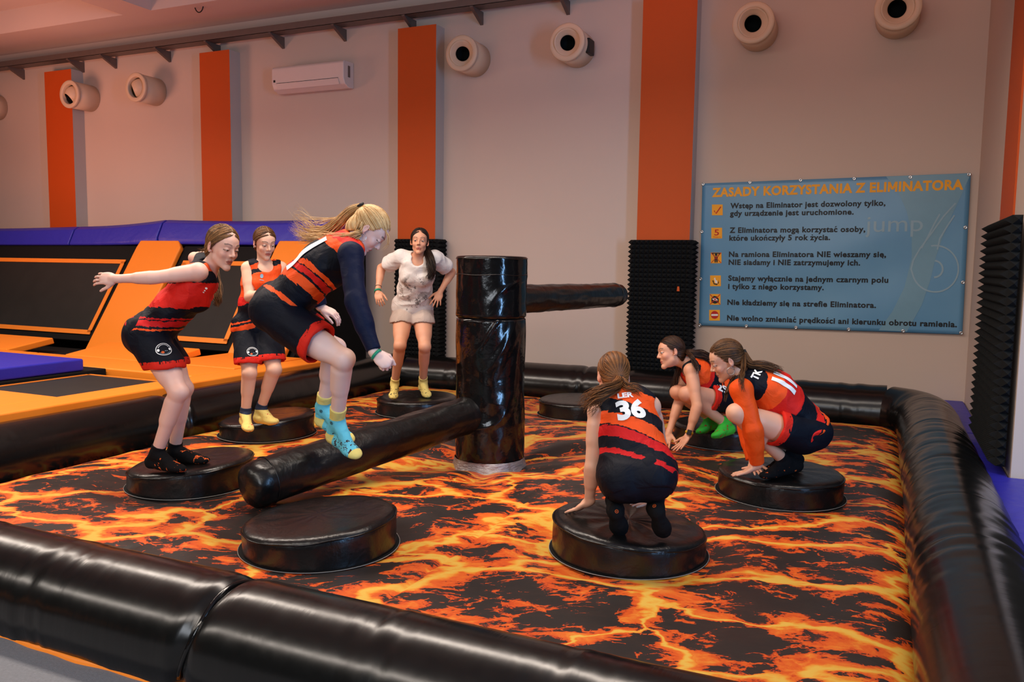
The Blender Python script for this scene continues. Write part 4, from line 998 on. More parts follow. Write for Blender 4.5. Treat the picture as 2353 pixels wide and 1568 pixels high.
    def foot(s, f, sd, inf):
        X = s.X; q = s.s; c, he, to = X['an'+sd], X['he'+sd], X['to'+sd]; fw = nrm(to - he)
        sn = nrm(X['kn'+sd] - c); up = nrm(sn - fw*(sn@fw)); lt = np.cross(fw, up)
        ball = he + (to - he)*0.70
        f.cone(c, he + up*0.012*q + fw*0.012*q, 0.034*q + inf, 0.030*q + inf, 0.015)
        f.cone(c + fw*0.008*q, ball + up*0.006*q, 0.035*q + inf, 0.026*q + inf, 0.02)
        f.cone(he + fw*0.02*q, ball - up*0.004*q, 0.029*q + inf, 0.027*q + inf, 0.02)
        f.ell(ball + fw*0.012*q - up*0.004*q, (fw, lt, up), np.array([0.062, 0.041, 0.023])*q + inf, 0.015)
        f.ell(to - fw*0.03*q - up*0.006*q, (fw, lt, up), np.array([0.042, 0.034, 0.018])*q + inf, 0.012)
    def hand(s, f, sd, pn, curl=(15, 20, 15), spread=6.0, thumb=35.0, d=None, tc=15.0, fcurl=None, tn=0.25):
        X = s.X; q = s.s*1.0; w = X['wr'+sd]; d = nrm(X['ha'+sd] - w) if d is None else nrm(d)
        n = np.asarray(pn, float); n = nrm(n - d*(n@d)); th = np.cross(d, n)*(1 if sd == 'R' else -1)
        pal = (th, d, n)
        f.cone(w - d*0.01*q, w + d*0.022*q, 0.0235*q, 0.024*q, 0.01)
        f.ell(w + d*0.050*q, pal, np.array([0.038, 0.050, 0.0165])*q, 0.01)
        f.cone(w + d*0.03*q + th*0.022*q + n*0.005*q, w + d*0.055*q + th*0.026*q + n*0.004*q, 0.015*q, 0.012*q, 0.01)
        for i, (off, ln, r) in enumerate(((0.028, 0.070, 0.0083), (0.0095, 0.077, 0.0086), (-0.009, 0.071, 0.0082), (-0.026, 0.056, 0.0073))):
            a = math.radians(spread*(1.5 - i)); dd = nrm(d*math.cos(a) + th*math.sin(a)); p = w + d*(0.082 if i != 3 else 0.074)*q + th*off*q
            f.cone(w + d*0.05*q + th*off*0.8*q, p, 0.0105*q, r*1.15*q, 0.006)
            cc = fcurl[i] if fcurl else curl; ang = 0.0
            for j, fr in enumerate((0.45, 0.30, 0.25)):
                ang += math.radians(cc[j]); e = nrm(dd*math.cos(ang) + n*math.sin(ang)); p2 = p + e*ln*fr*q
                f.cone(p, p2, r*(1 - 0.1*j)*q, r*(0.9 - 0.1*j)*q, 0.003); p = p2
        a = math.radians(thumb); e = nrm(d*math.cos(a) + th*math.sin(a) + n*tn); p = w + d*0.022*q + th*0.026*q + n*0.006*q
        p2 = p + e*0.040*q; f.cone(p, p2, 0.0125*q, 0.0105*q, 0.008)
        e2 = nrm(nrm(d*math.cos(a - math.radians(tc)) + th*math.sin(a - math.radians(tc))) + n*tn*1.2); p3 = p2 + e2*0.030*q; f.cone(p2, p3, 0.0102*q, 0.0088*q, 0.003)
        f.cone(p3, p3 + nrm(e2 + n*tn*0.6)*0.020*q, 0.0088*q, 0.0072*q, 0.003)
    def build_body(s, hands):
        f = SDF(s.lo, s.hi, s.h); s.torso(f); s.head(f)
        for sd in 'RL': s.leg(f, sd)
        for sd in 'RL': s.arm(f, sd)
        for sd in 'RL': s.hand(f, sd, **hands[sd])
        V, Q = f.mesh(1)
        # painted skin detail in head space
        q = s.s*s.hs; L = (V - s.X['head'])/q; x, y, z = L @ s.hf[0], L @ s.hf[1], L @ s.hf[2]; ax = np.abs(x)
        sst = lambda e0, e1, v: np.clip((v - e0)/(e1 - e0), 0, 1)**2*(3 - 2*np.clip((v - e0)/(e1 - e0), 0, 1))
        lips = (y > 0.068)*sst(1.15, 0.8, (x/0.021)**2 + ((z + 0.0585)/0.0115)**2)
        bz = 0.0335 + 0.006*np.sin(np.clip((ax - 0.012)/0.036, 0, 1)*2.6)
        brow = (y > 0.05)*sst(0.0052, 0.0028, np.abs(z - bz))*(ax > 0.013)*(ax < 0.050)*0.75
        lash = (y > 0.06)*sst(0.0034, 0.0016, np.abs(z - (0.0085 + s.lid - 0.0006 - 0.25*np.maximum(ax - 0.034, 0))))*(ax > 0.018)*(ax < 0.046)
        mouth = (y > 0.07)*sst(0.0026, 0.001, np.abs(z + 0.0583))*(ax < 0.02)*0.6
        nos = (y > 0.09)*sst(0.006, 0.003, np.sqrt((ax - 0.008)**2 + (z + 0.0295)**2))*0.6
        ch = sst(0.03, 0.012, np.sqrt((ax - 0.045)**2 + (z + 0.022)**2))*(y > 0.03)*0.35 + (ax > 0.070)*(np.abs(z) < 0.04)*(np.abs(y + 0.01) < 0.03)*0.6
        for sd in 'RL': ch = ch + 0.3*sst(0.075, 0.03, np.linalg.norm(V - s.X['kn'+sd], axis=1))
        paint = np.stack([np.clip(lips, 0, 0.8), np.clip(np.maximum.reduce([brow, lash, mouth, nos]), 0, 1), np.clip(ch, 0, 1)], 1)
        s.body = fast_mesh('body', V, Q, s.skin, s.root, {'paint': paint})
        # eyes
        for g in (1, -1):
            c = s.hp(g*0.031, 0.0745, 0.0085); m = MB(); r = 0.0124*q
            look = nrm(s.hf[1]*1.0 - s.hf[2]*s.look[1] + s.hf[0]*s.look[0])
            prof = [(r*math.sin(a), r*math.cos(a)) for a in np.linspace(0.001, PI*0.6, 18)]
            m.lathe(prof[:3], c, 20, look, 2); m.lathe(prof[2:6], c, 20, look, 1); m.lathe(prof[5:], c, 20, look, 0)
            m.build('eye', [M['eye_white'], M['iris'], M['pupil']], s.body, True)
        return s.body
    look = (0.0, 0.15); lid = 0.0035
    # -------------------------------------------------------------- clothing
    def tuv(s, V):
        X = s.X; a, b, c = X['pel'], X['chest'], X['neck']; L1 = np.linalg.norm(b-a); d1 = nrm(b-a); d2 = nrm(c-b)
        v1 = (V - a) @ d1; v2 = (V - b) @ d2 + L1; t = np.clip((v1 - L1 + 0.06)/0.12, 0, 1); v = v1*(1-t) + v2*t
        tt = np.clip(v/np.linalg.norm(c-a), 0, 1)[:, None]; lf = s.pf[0]*(1-tt) + s.cf[0]*tt; fw = s.pf[1]*(1-tt) + s.cf[1]*tt
        spn = a + (c-a)*np.clip(v/ (L1 + np.linalg.norm(c-b)), 0, 1)[:, None]
        return np.stack([((V-spn)*lf).sum(1), ((V-spn)*fw).sum(1), v/s.s], 1)
    def wrinkle(s, V, Q, amp, fr, seed, stretch=None, mask=None):
        N = vnormals(V, Q); p = V.copy()
        if stretch is not None:
            d = nrm(stretch); p = p - (p @ d)[:, None]*d*0.72
        n = vnoise(p*fr, seed) ; n = 1 - 2*np.abs(n); n2 = vnoise(p*fr*2.3 + 7, seed+1)
        a = amp*(n*0.75 + 0.4*n2)
        if mask is not None: a = a*mask
        return V + N*a[:, None]
    def jersey(s, mat, hem=-0.06, inf=0.013, sleeve=None, neck_r=0.070, name='jersey', armhole=True, waist=0.012, amp=0.009, vneck=0.02, seed=1, arm_r=0.068, straps=True):
        X = s.X; q = s.s; f = SDF(s.lo, s.hi, s.h + 0.0004); s.torso(f, inf, waist, 0.035); C = s.cf
        if sleeve:
            for sd in 'RL':
                a, b = X['sh'+sd], X['el'+sd]; e = a + (b-a)*sleeve; n = nrm(b-a)
                f.cone(a*0.9 + X['neck']*0.1, e + n*0.08, 0.060*q + inf*0.5, 0.066*q + inf*0.7, 0.03, caps=[(e, n)])
        f.plane(X['pel'] + s.pf[2]*hem*q, -s.pf[2])
        f.cone(X['neck'] + 0.012*C[2] + 0.006*C[1], X['head'], neck_r*q, neck_r*q, 0.006, 'sub')
        f.ball(X['neck'] + C[1]*0.055*q + C[2]*vneck*q, 0.062*q, 0.01, 'sub')
        if armhole:
            for sd in 'RL':
                a, b = X['sh'+sd], X['el'+sd]; o = nrm(a - X['neck'])
                f.ball(a + o*0.030*q, arm_r*q, 0.008, 'sub'); f.cone(a + o*0.02*q, b, 0.062*q, 0.05*q, 0.006, 'sub')
        V, Q = f.mesh(2); t = s.tuv(V)
        V = s.wrinkle(V, Q, amp, 13, seed, s.wf[0] + 0.4*s.wf[2])
        s.top = fast_mesh(name, V, Q, mat, s.root, {'tuv': t}); s.topVQ = (V, Q); return s.top
    def shorts(s, mat, length=0.58, flare=0.028, inf=0.010, waist=0.08, name='shorts', seed=3, amp=0.008, level=0.0):
        X = s.X; q = s.s*s.g; f = SDF(s.lo, s.hi, s.h + 0.0004); Pf = s.pf; pel = X['pel']
        f.ell(pel, Pf, np.array([0.160, 0.107, 0.125])*q + inf, 0.03)
        for sg, hj in ((1, 'hipL'), (-1, 'hipR')):
            f.ball(pel + q*(sg*0.068*Pf[0] - 0.034*Pf[1] - 0.045*Pf[2]), 0.084*q + inf + 0.004, 0.05); f.ball(X[hj]*0.75 + pel*0.25, 0.086*q + inf, 0.03)
        f.plane(pel + Pf[2]*waist*s.s, Pf[2])
        hp = []
        for sd in 'RL':
            a, b = X['hip'+sd], X['kn'+sd]; n = nrm(nrm(b-a)*(1-level) + DN*level); e = a + (b-a)*length; hp.append((e, n))
            rr = (0.086 + (0.054-0.086)*length)*q + inf
            f.cone(a, e + n*0.002, 0.090*q + inf, rr + flare, 0.03, caps=[(e, n)])
            sg = 1 if sd == 'L' else -1; bk = pel + q*(sg*0.066*Pf[0] - 0.036*Pf[1] - 0.03*Pf[2])
            f.cone(bk, e + n*0.002, 0.082*q + inf, rr + flare*0.85, 0.04, caps=[(e, n)])
        for sd, (e, n) in zip('RL', hp):
            rr = (0.086 + (0.054-0.086)*length)*q + inf
            t_ = nrm(X['kn'+sd] - X['hip'+sd]); d_ = 0.05*(1-level) + 0.012*level
            f.cone(e - t_*d_, e + t_*0.06, rr + flare - 0.010 - 0.012*level, rr + flare - 0.004 - 0.012*level, 0.001, 'sub')
        V, Q = f.mesh(2); d = []
        for (e, n), hj in zip(hp, ('hipR', 'hipL')):
            r = V - e; ax_ = -(r @ n); rad = np.linalg.norm(r + ax_[:, None]*n, axis=1); d.append(np.where(rad < 0.19, ax_, 9))
        hem = np.minimum(np.abs(d[0]), np.abs(d[1]))
        side = np.linalg.norm(V - hp[0][0], axis=1) < np.linalg.norm(V - hp[1][0], axis=1); hem = np.where(side, np.abs(d[0]), np.abs(d[1]))
        V = s.wrinkle(V, Q, amp, 11, seed, nrm(hp[0][1] + hp[1][1]))
        s.bot = fast_mesh(name, V, Q, mat, s.root, {'hem': hem, 'tuv': s.tuv(V)}); s.botVQ = (V, Q); return s.bot
    def sleeve(s, mat, sd, e=0.93, inf=0.010, name='sleeve', seed=5, amp=0.0035, start=0.0):
        X = s.X; q = s.s*s.g; a, b, c = X['sh'+sd], X['el'+sd], X['wr'+sd]; lo = np.minimum.reduce([a, b, c]) - 0.12; hi = np.maximum.reduce([a, b, c]) + 0.12
        f = SDF(lo, hi, s.h); n = nrm(c-b); w = b + (c-b)*e
        f.ball(a + (X['neck'] - a)*0.05, 0.054*q + inf, 0.02); f.cone(a, b, 0.050*q + inf, 0.041*q + inf, 0.02); f.cone(b, w + n*0.05, 0.041*q + inf, 0.029*q + inf*0.6, 0.02, caps=[(w, n)])
        f.cone(b*0.85+c*0.15, b*0.55+c*0.45, 0.041*q + inf, 0.035*q + inf, 0.02)
        V, Q = f.mesh(2); V = s.wrinkle(V, Q, amp, 15, seed, nrm(n + 0.7*s.cf[0]))
        return fast_mesh(name, V, Q, mat, s.root)
    def sock(s, mat, sd, top=0.06, inf=0.0035, name='sock'):
        X = s.X; q = s.s; c, he, to, kn = X['an'+sd], X['he'+sd], X['to'+sd], X['kn'+sd]; n = nrm(kn - c); e = c + n*top
        pts = np.array([c, he, to, e]); f = SDF(pts.min(0) - 0.08, pts.max(0) + 0.08, min(s.h, 0.0036)); s.foot(f, sd, inf)
        rr = 0.034*q*s.g; L = np.linalg.norm(kn-c); r2 = rr + (0.050-0.034)*q*(top/L)*1.6
        f.cone(c, e + n*0.05, rr + inf + 0.0005, r2 + inf + 0.004, 0.012, caps=[(e, n)])
        V, Q = f.mesh(1); fw = nrm(to - he); up = nrm(n - fw*(n@fw)); lt = np.cross(fw, up)
        r = V - he; sk = np.stack([r @ up + 0.03, (r @ fw)/np.linalg.norm(to - he), r @ lt], 1)
        V = s.wrinkle(V, Q, 0.0015, 40, 9)
        o = fast_mesh(name, V, Q, mat, s.root, {'sk': sk}); s.sk[sd] = (V, Q); return o
    def band(s, mat, a, b, t, r, w, th=0.003, name='wristband'):
        """band round a limb from joint a to b"""
        A, B = s.X[a], s.X[b]; n = nrm(B-A); c = A + (B-A)*t
        return MB().lathe([(r, -w/2), (r + th, -w/2), (r + th, w/2), (r, w/2), (r, -w/2)], c, 32, n).build(name, mat, s.root, True)
    def decal(s, VQ, txt, o, r, u, mat, height, width=None, name='print_number', bold=0.02, off=0.003, poly=None):
        """flat lettering laid on the garment: o = centre point, r/u = right/up directions"""
        V, Q = VQ; bv = s_bvh(VQ); r = nrm(r); u = nrm(u - r*(np.asarray(u) @ r)); n = np.cross(r, u)
        if poly is None:
            T, F = text_mesh(txt, 1.0, bold); mn, mx = T.min(0), T.max(0); sc = height/(mx[1]-mn[1]); sx = sc if width is None else width/(mx[0]-mn[0])
            T = np.stack([(T[:, 0] - (mn[0]+mx[0])/2)*sx, (T[:, 1] - (mn[1]+mx[1])/2)*sc], 1)
        else: T, F = np.asarray(poly[0], float), poly[1]
        bm = bmesh.new(); vs = [bm.verts.new((x, y, 0)) for x, y in T]
        for fc in F:
            try: bm.faces.new([vs[i] for i in fc])
            except ValueError: pass
        bmesh.ops.triangulate(bm, faces=bm.faces[:])
        for _ in range(4):
            lg = [e for e in bm.edges if e.calc_length() > 0.014]
            if not lg: break
            bmesh.ops.subdivide_edges(bm, edges=lg, cuts=1); bmesh.ops.triangulate(bm, faces=[fc for fc in bm.faces if len(fc.verts) > 3])
        bm.verts.ensure_lookup_table(); out = []
        for v in bm.verts:
            p = np.asarray(o) + r*v.co.x + u*v.co.y
            hit = bv.ray_cast(Vector(p + n*0.15), Vector(-n), 0.32)
            out.append((np.array(hit[0]) + n*off + np.array(hit[1])*0.001) if hit[0] is not None else p)
        faces = [tuple(v.index for v in fc.verts) for fc in bm.faces]; bm.verts.index_update(); faces = [tuple(v.index for v in fc.verts) for fc in bm.faces]; bm.free()
        return mesh_obj(name, out, faces, mat, s.root, True)
    # -------------------------------------------------------------- hair
    def scalp(s, d, r=1.0):
        """point on the skull in direction d (head space from the skull centre)"""
        d = np.asarray(d, float); R = np.array([0.078, 0.098, 0.089])*r; t = 1/np.sqrt(((d/R)**2).sum(-1, keepdims=True)); p = d*t + np.array([0, -0.014, 0.040])
        return p
    def hair(s, mat, tie, n=260, seed=1, part=True, cap_r=1.0, rad=0.0032, loose=0):
        """combed-back hair gathered at 'tie' (head space)"""
        rg = np.random.default_rng(seed); q = s.s*s.hs; A = s.hf; c0 = np.array([0, -0.014, 0.040])
        f = SDF(s.X['head'] - 0.2, s.X['head'] + 0.2, 0.0034)
        f.ell(s.hp(0, -0.014, 0.040), A, np.array([0.0785, 0.0985, 0.0905])*q*cap_r, 0)
        f.ell(s.hp(0, -0.045, -0.02), A, np.array([0.066, 0.060, 0.075])*q*cap_r, 0.02)
        # cut away the face: keep what lies behind the hairline
        hl = [(s.hp(0, 0.062, 0.088), nrm(A[1]*0.80 - A[2]*0.60)), (s.hp(0, 0.012, 0.0), nrm(A[1]*0.93 - A[2]*0.36)), (s.hp(0, -0.03, -0.085), nrm(-A[2] + A[1]*0.3))]
        for p, nn in hl: f.plane(p, nn)
        V, Q = f.mesh(2)
        L = (V - s.X['head'])/q; x, y, z = L @ A[0], L @ A[1], L @ A[2]; tie = np.asarray(tie, float)
        Tn = nrm(tie - c0); D = np.stack([x, y, z], 1) - c0; D /= np.linalg.norm(D, axis=1)[:, None]
        e1 = nrm(np.cross(Tn, [1, 0.1, 0.2])); e2 = np.cross(Tn, e1); az = np.arctan2(D @ e2, D @ e1)
        N = vnormals(V, Q); V = V + N*(0.0018*np.sin(az*46 + 2.0*np.sin(az*7)) + 0.0015*np.sin(az*91))[:, None]*(0.4 + 0.6*np.sqrt(np.clip(1 - (D @ Tn)**2, 0, 1)))[:, None]
        if part:
            V = V - N*(0.006*np.exp(-(x/0.004)**2)*(y > -0.01)*(z > 0.05))[:, None]
        Rr = (np.sin(az*23)*0.5 + 0.5)*0.6 + 0.2
        paths = []; radii = []
        line = np.array([(0, 0.066, 0.092), (0.03, 0.062, 0.085), (0.055, 0.045, 0.066), (0.070, 0.028, 0.036), (0.075, 0.012, 0.012), (0.076, -0.018, 0.022), (0.068, -0.038, -0.030), (0.045, -0.062, -0.075), (0.0, -0.075, -0.085)])
        for i in range(n):
            t = rg.uniform(0, len(line)-1.001); j = int(t); p0 = line[j]*(1-(t-j)) + line[j+1]*(t-j); p0 = p0*np.array([rg.choice([-1, 1]), 1, 1])
            p0 = p0 + rg.normal(0, 0.003, 3)
            if rg.uniform() < 0.45: p0 = np.array([rg.uniform(-1, 1)*0.06, rg.uniform(-0.03, 0.06), 0.10])
            m = 14; w = np.linspace(0, 1, m)[:, None]; d = (p0 - c0)*(1-w) + (tie - c0)*w
            if part: d = d + np.array([1, 0, 0])*np.sign(p0[0] + 1e-6)*np.sin(w*PI)*0.05*(z_ := max(0.0, (p0[2]-0.03)/0.07)) - np.array([0, 0, 1])*np.sin(w*PI)*0.012*z_
            pts = s.scalp(d, 1.012 + 0.018*rg.uniform()) ; pts[-1] = tie + rg.normal(0, 0.004, 3)
            paths.append(s.X['head'] + q*(pts[:, :1]*A[0] + pts[:, 1:2]*A[1] + pts[:, 2:]*A[2])); radii.append(rad*q*rg.uniform(0.5, 1.1)*np.concatenate([[0.35], np.ones(m-1)]))
        SV, SF, SR = strands_mesh(paths, radii, 5)
        VV = np.concatenate([V, SV]); FF = np.concatenate([Q, SF + len(V)])
        o = fast_mesh('hair', VV, FF, mat, s.root, {'strand': np.concatenate([Rr, SR])}); return o
    def tail(s, mat, guides, n=120, r0=0.014, spread=0.02, end=0.9, seed=2, rad=0.0024, name='ponytail', curl=0.006, taper=1.0, sub=26, lvar=0.35):
        """strand bundle along guide points (world); spread = bundle radius profile"""
        rg = np.random.default_rng(seed); G = np.asarray(guides, float)
        # smooth curve
        t = np.linspace(0, 1, len(G)); T = np.linspace(0, 1, sub)
        def cr(col):
            return np.interp(T, t, col)
        C_ = np.stack([cr(G[:, i]) for i in range(3)], 1)
        for _ in range(3): C_[1:-1] = 0.25*C_[:-2] + 0.5*C_[1:-1] + 0.25*C_[2:]
        Tn = np.gradient(C_, axis=0); Tn /= np.linalg.norm(Tn, axis=1)[:, None]; u = np.cross(Tn, [0.2, 0.3, 0.93]); u /= np.linalg.norm(u, axis=1)[:, None]; w = np.cross(Tn, u)
        paths = []; radii = []
        sp = np.interp(T, [0, 0.15, 0.5, 0.85, 1.0], [r0, (r0+spread)/2, spread, spread*end, spread*end*taper])
        for i in range(n):
            a = rg.uniform(0, 2*PI); rr = math.sqrt(rg.uniform(0, 1)); a2 = a + rg.normal(0, 0.5)*T; ln = 1 - lvar*rg.uniform()**2
            ph = rg.uniform(0, 6); k_ = rg.uniform(5, 12)
            off = rr*sp[:, None]*(np.cos(a2)[:, None]*u + np.sin(a2)[:, None]*w) + curl*T[:, None]*(np.sin(k_*T + ph)[:, None]*u + np.cos(k_*T*0.8 + ph)[:, None]*w)
            p = C_ + off; m = max(6, int(sub*ln)); paths.append(p[:m]); radii.append(rad*rg.uniform(0.5, 1.1)*np.interp(np.linspace(0, 1, m), [0, 0.6, 1], [1, 0.9, 0.15]))
        SV, SF, SR = strands_mesh(paths, radii, 5)
        return fast_mesh(name, SV, SF, mat, s.root, {'strand': SR})
    def tieband(s, mat, tie, r=0.014, axis=None, name='hair_tie'):
        p = s.hp(*tie); n = nrm(axis) if axis is not None else nrm(p - s.hp(0, -0.014, 0.04))
        return MB().lathe([(r*0.8 + 0.006*math.cos(a), 0.007*math.sin(a)) for a in np.linspace(0, 2*PI, 11)], p + n*0.006, 20, n).build(name, mat, s.root, True)
    def hoop(s, g, r, mat, name='earring'):
        c = s.hp(g*0.079, 0.0, -0.030); dn = np.array([0, 0, -1.0]); fw = nrm(s.hf[1] - dn*(s.hf[1] @ dn)); c2 = c + dn*r
        return MB().tube([c2 + r*(math.cos(a)*fw + math.sin(a)*dn) for a in np.linspace(0, 2*PI, 28, endpoint=False)], max(0.0012, r*0.08), 6, closed=True).build(name, mat, s.root, True)
    def stud(s, g, mat, name='earring'):
        return MB().lathe([(0.0001, -0.003), (0.0035, -0.001), (0.0035, 0.001), (0.0001, 0.003)], s.hp(g*0.083, 0.004, -0.028), 12, s.hf[0]).build(name, mat, s.root, True)
_BV = {}
def s_bvh(VQ):
    k = id(VQ)
    if k not in _BV: _BV[k] = (BVHTree.FromPolygons(VQ[0].tolist(), VQ[1].tolist()), VQ)
    return _BV[k][0]
def merge_polys(lst):
    V = []; F = []
    for v, f in lst:
        b = len(V); V += list(v); F += [tuple(i + b for i in q) for q in f]
    return V, F
def ringp(r0, r1, n=36):
    T = [(r0*math.cos(a), r0*math.sin(a)) for a in np.linspace(0, 2*PI, n, endpoint=False)] + [(r1*math.cos(a), r1*math.sin(a)) for a in np.linspace(0, 2*PI, n, endpoint=False)]
    return T, [(i, (i+1) % n, n + (i+1) % n, n + i) for i in range(n)]
def blob(cx, cy, rx, ry, n=16):
    return [(cx + rx*math.cos(a), cy + ry*math.sin(a)) for a in np.linspace(0, 2*PI, n, endpoint=False)], [tuple(range(n))]
def hit_at(VQ, px, py):
    h = s_bvh(VQ).ray_cast(Vector(CAM), Vector(nrm(ray(px, py))), 30.0)
    return (np.array(h[0]), np.array(h[1])) if h[0] is not None else (None, None)
def print_at(p, VQ, px, py, up, txt, height, width=None, mat='ink_white', name='print_number', bold=0.02, poly=None, n=None):
    o, nn = hit_at(VQ, px, py)
    if o is None: print('MISS', name, px, py); return None
    nn = nrm(nn if n is None else n); up = nrm(np.asarray(up) - nn*(np.asarray(up) @ nn)); r = np.cross(up, nn)
    return p.decal(VQ, txt, o, r, up, M[mat], height, width, name, bold, poly=poly)
def badge(p, VQ, px, py, up, rad):
    """round club badge: pale ring, dark centre, two shields, small orange ball"""
    pa = lambda poly, m, nm: print_at(p, VQ, px, py, up, '', 0, None, m, nm, poly=poly)
    pa(ringp(rad*0.92, rad), 'ink_white', 'badge_ring')
    pa(merge_polys([blob(rad*0.74*math.cos(a), rad*0.74*math.sin(a), rad*0.055, rad*0.085, 6) for a in np.linspace(0.6, 2.55, 9)]), 'ink_white', 'badge_lettering')
    pa(merge_polys([blob(rad*0.78*math.cos(a), rad*0.78*math.sin(a), rad*0.04, rad*0.06, 6) for a in np.linspace(3.9, 5.6, 10)] + [blob(rad*dx, -rad*0.3, rad*0.05, rad*0.05, 6) for dx in (0.06, 0.2, 0.34)]), 'ink_pale', 'badge_lettering')
    pa(merge_polys([blob(g*rad*0.72, -rad*0.02, rad*0.15, rad*0.22) for g in (-1, 1)]), 'ink_white', 'badge_shield')
    pa(blob(-rad*0.28, -rad*0.48, rad*0.2, rad*0.2), 'orange_paint', 'badge_ball')
# joints: photo point + distance along the view axis
PJ = {
'P1': dict(pel=(352,762,5.17), chest=(436,668,5.12), neck=(477,622,5.12), head=(511,570,5.08), nose=(549,594,5.00), crown=(526,523,5.05),
   shR=(455,625,4.98), elR=(357,638,4.92), wrR=(268,641,4.90), haR=(205,638,4.90),
   shL=(466,598,5.27), elL=(447,593,5.52), wrL=(458,606,5.76), haL=(464,612,5.92),
   hipR=(350,785,5.08), knR=(410,902,4.98), anR=(360,1043,5.08), heR=(343,1064,5.12), toR=(421,1076,4.99),
   hipL=(362,780,5.24), knL=(422,893,5.14), anL=(401,1035,5.26), heL=(386,1050,5.30), toL=(474,1056,5.19)),
'P2': dict(pel=(588,752,6.62), chest=(602,652,6.58), neck=(607,611,6.56), head=(608,560,6.50), nose=(624,578,6.40), crown=(613,527,6.45),
   shR=(570,617,6.50), elR=(573,683,6.42), wrR=(618,672,6.28), haR=(648,664,6.18),
   shL=(645,617,6.62), elL=(668,690,6.60), wrL=(690,672,6.40), haL=(705,662,6.30),
   hipR=(570,765,6.58), knR=(573,858,6.40), anR=(564,951,6.47), heR=(560,968,6.53), toR=(573,986,6.28),
   hipL=(612,763,6.62), knL=(630,850,6.42), anL=(599,940,6.54), heL=(590,963,6.55), toL=(634,968,6.42)),
'P3': dict(pel=(648,703,4.33), chest=(744,606,4.27), neck=(816,556,4.25), head=(845,530,4.25), nose=(867,581,4.27), crown=(868,505,4.25),
   shR=(806,586,4.10), elR=(818,694,4.00), wrR=(861,812,3.95), haR=(893,840,3.94),
   shL=(776,566,4.43), elL=(716,650,4.72), wrL=(738,707,4.74), haL=(770,722,4.74),
   hipR=(660,748,4.24), knR=(790,826,4.12), anR=(774,968,4.36), heR=(760,1003,4.42), toR=(822,1046,4.28),
   hipL=(656,735,4.44), knL=(770,800,4.44), anL=(741,936,4.66), heL=(733,966,4.70), toL=(808,1010,4.60)),
'P4': dict(pel=(948,706,7.84), chest=(958,632,7.66), neck=(961,594,7.60), head=(964,557,7.50), nose=(961,567,7.37), crown=(966,526,7.52),
   shR=(917,592,7.62), elR=(876,616,7.80), wrR=(868,670,7.66), haR=(872,693,7.60),
   shL=(1005,594,7.62), elL=(1038,626,7.82), wrL=(1012,670,7.70), haL=(1003,694,7.66),
   hipR=(927,718,7.84), knR=(919,795,7.58), anR=(907,882,7.80), heR=(908,896,7.86), toR=(903,912,7.70),
   hipL=(970,718,7.86), knL=(976,797,7.62), anL=(972,877,7.93), heL=(969,890,7.97), toL=(983,909,7.82)),
'P5': dict(pel=(1463,1085,4.00), chest=(1446,975,4.12), neck=(1432,903,4.20), head=(1409,868,4.28), nose=(1396,892,4.40), crown=(1407,828,4.32),
   shL=(1374,948,4.15), elL=(1361,1075,4.12), wrL=(1354,1152,4.20), haL=(1318,1176,4.26),
   shR=(1494,935,4.18), elR=(1520,1040,4.42), wrR=(1506,1140,4.36), haR=(1468,1161,4.31),
   hipL=(1434,1100,4.00), knL=(1395,1040,4.36), anL=(1414,1172,4.02), heL=(1414,1176,3.94), toL=(1424,1216,4.01),
   hipR=(1492,1100,3.98), knR=(1510,1050,4.34), anR=(1506,1168,3.98), heR=(1508,1172,3.90), toR=(1524,1222,3.97)),
'P6': dict(pel=(1668,906,6.58), chest=(1612,866,6.45), neck=(1585,838,6.38), head=(1542,812,6.36), nose=(1505,828,6.34), crown=(1541,774,6.38),
   shL=(1588,852,6.26), elL=(1602,935,6.16), wrL=(1582,1000,6.14), haL=(1564,1026,6.12),
   shR=(1582,845,6.54), elR=(1560,925,6.46), wrR=(1537,994,6.36), haR=(1530,1018,6.32),
   hipL=(1670,918,6.48), knL=(1577,906,6.25), anL=(1668,975,6.42), heL=(1682,988,6.44), toL=(1640,1000,6.27),
   hipR=(1664,914,6.66), knR=(1557,902,6.42), anR=(1634,962,6.60), heR=(1645,976,6.63), toR=(1605,990,6.42)),
'P7': dict(pel=(1845,978,5.14), chest=(1780,899,5.10), neck=(1707,867,5.10), head=(1670,830,5.10), nose=(1636,866,5.12), crown=(1668,794,5.09),
   shL=(1704,897,4.93), elL=(1730,988,4.90), wrL=(1740,1070,4.97), haL=(1700,1092,5.00),
   shR=(1720,880,5.25), elR=(1715,980,5.30), wrR=(1730,1062,5.22), haR=(1735,1080,5.15),
   hipL=(1842,1004,5.06), knL=(1692,950,4.92), anL=(1806,1062,5.14), heL=(1836,1072,5.18), toL=(1752,1092,5.04),
   hipR=(1842,998,5.22), knR=(1700,955,5.14), anR=(1812,1050,5.30), heR=(1838,1058,5.36), toR=(1762,1078,5.22)),
}
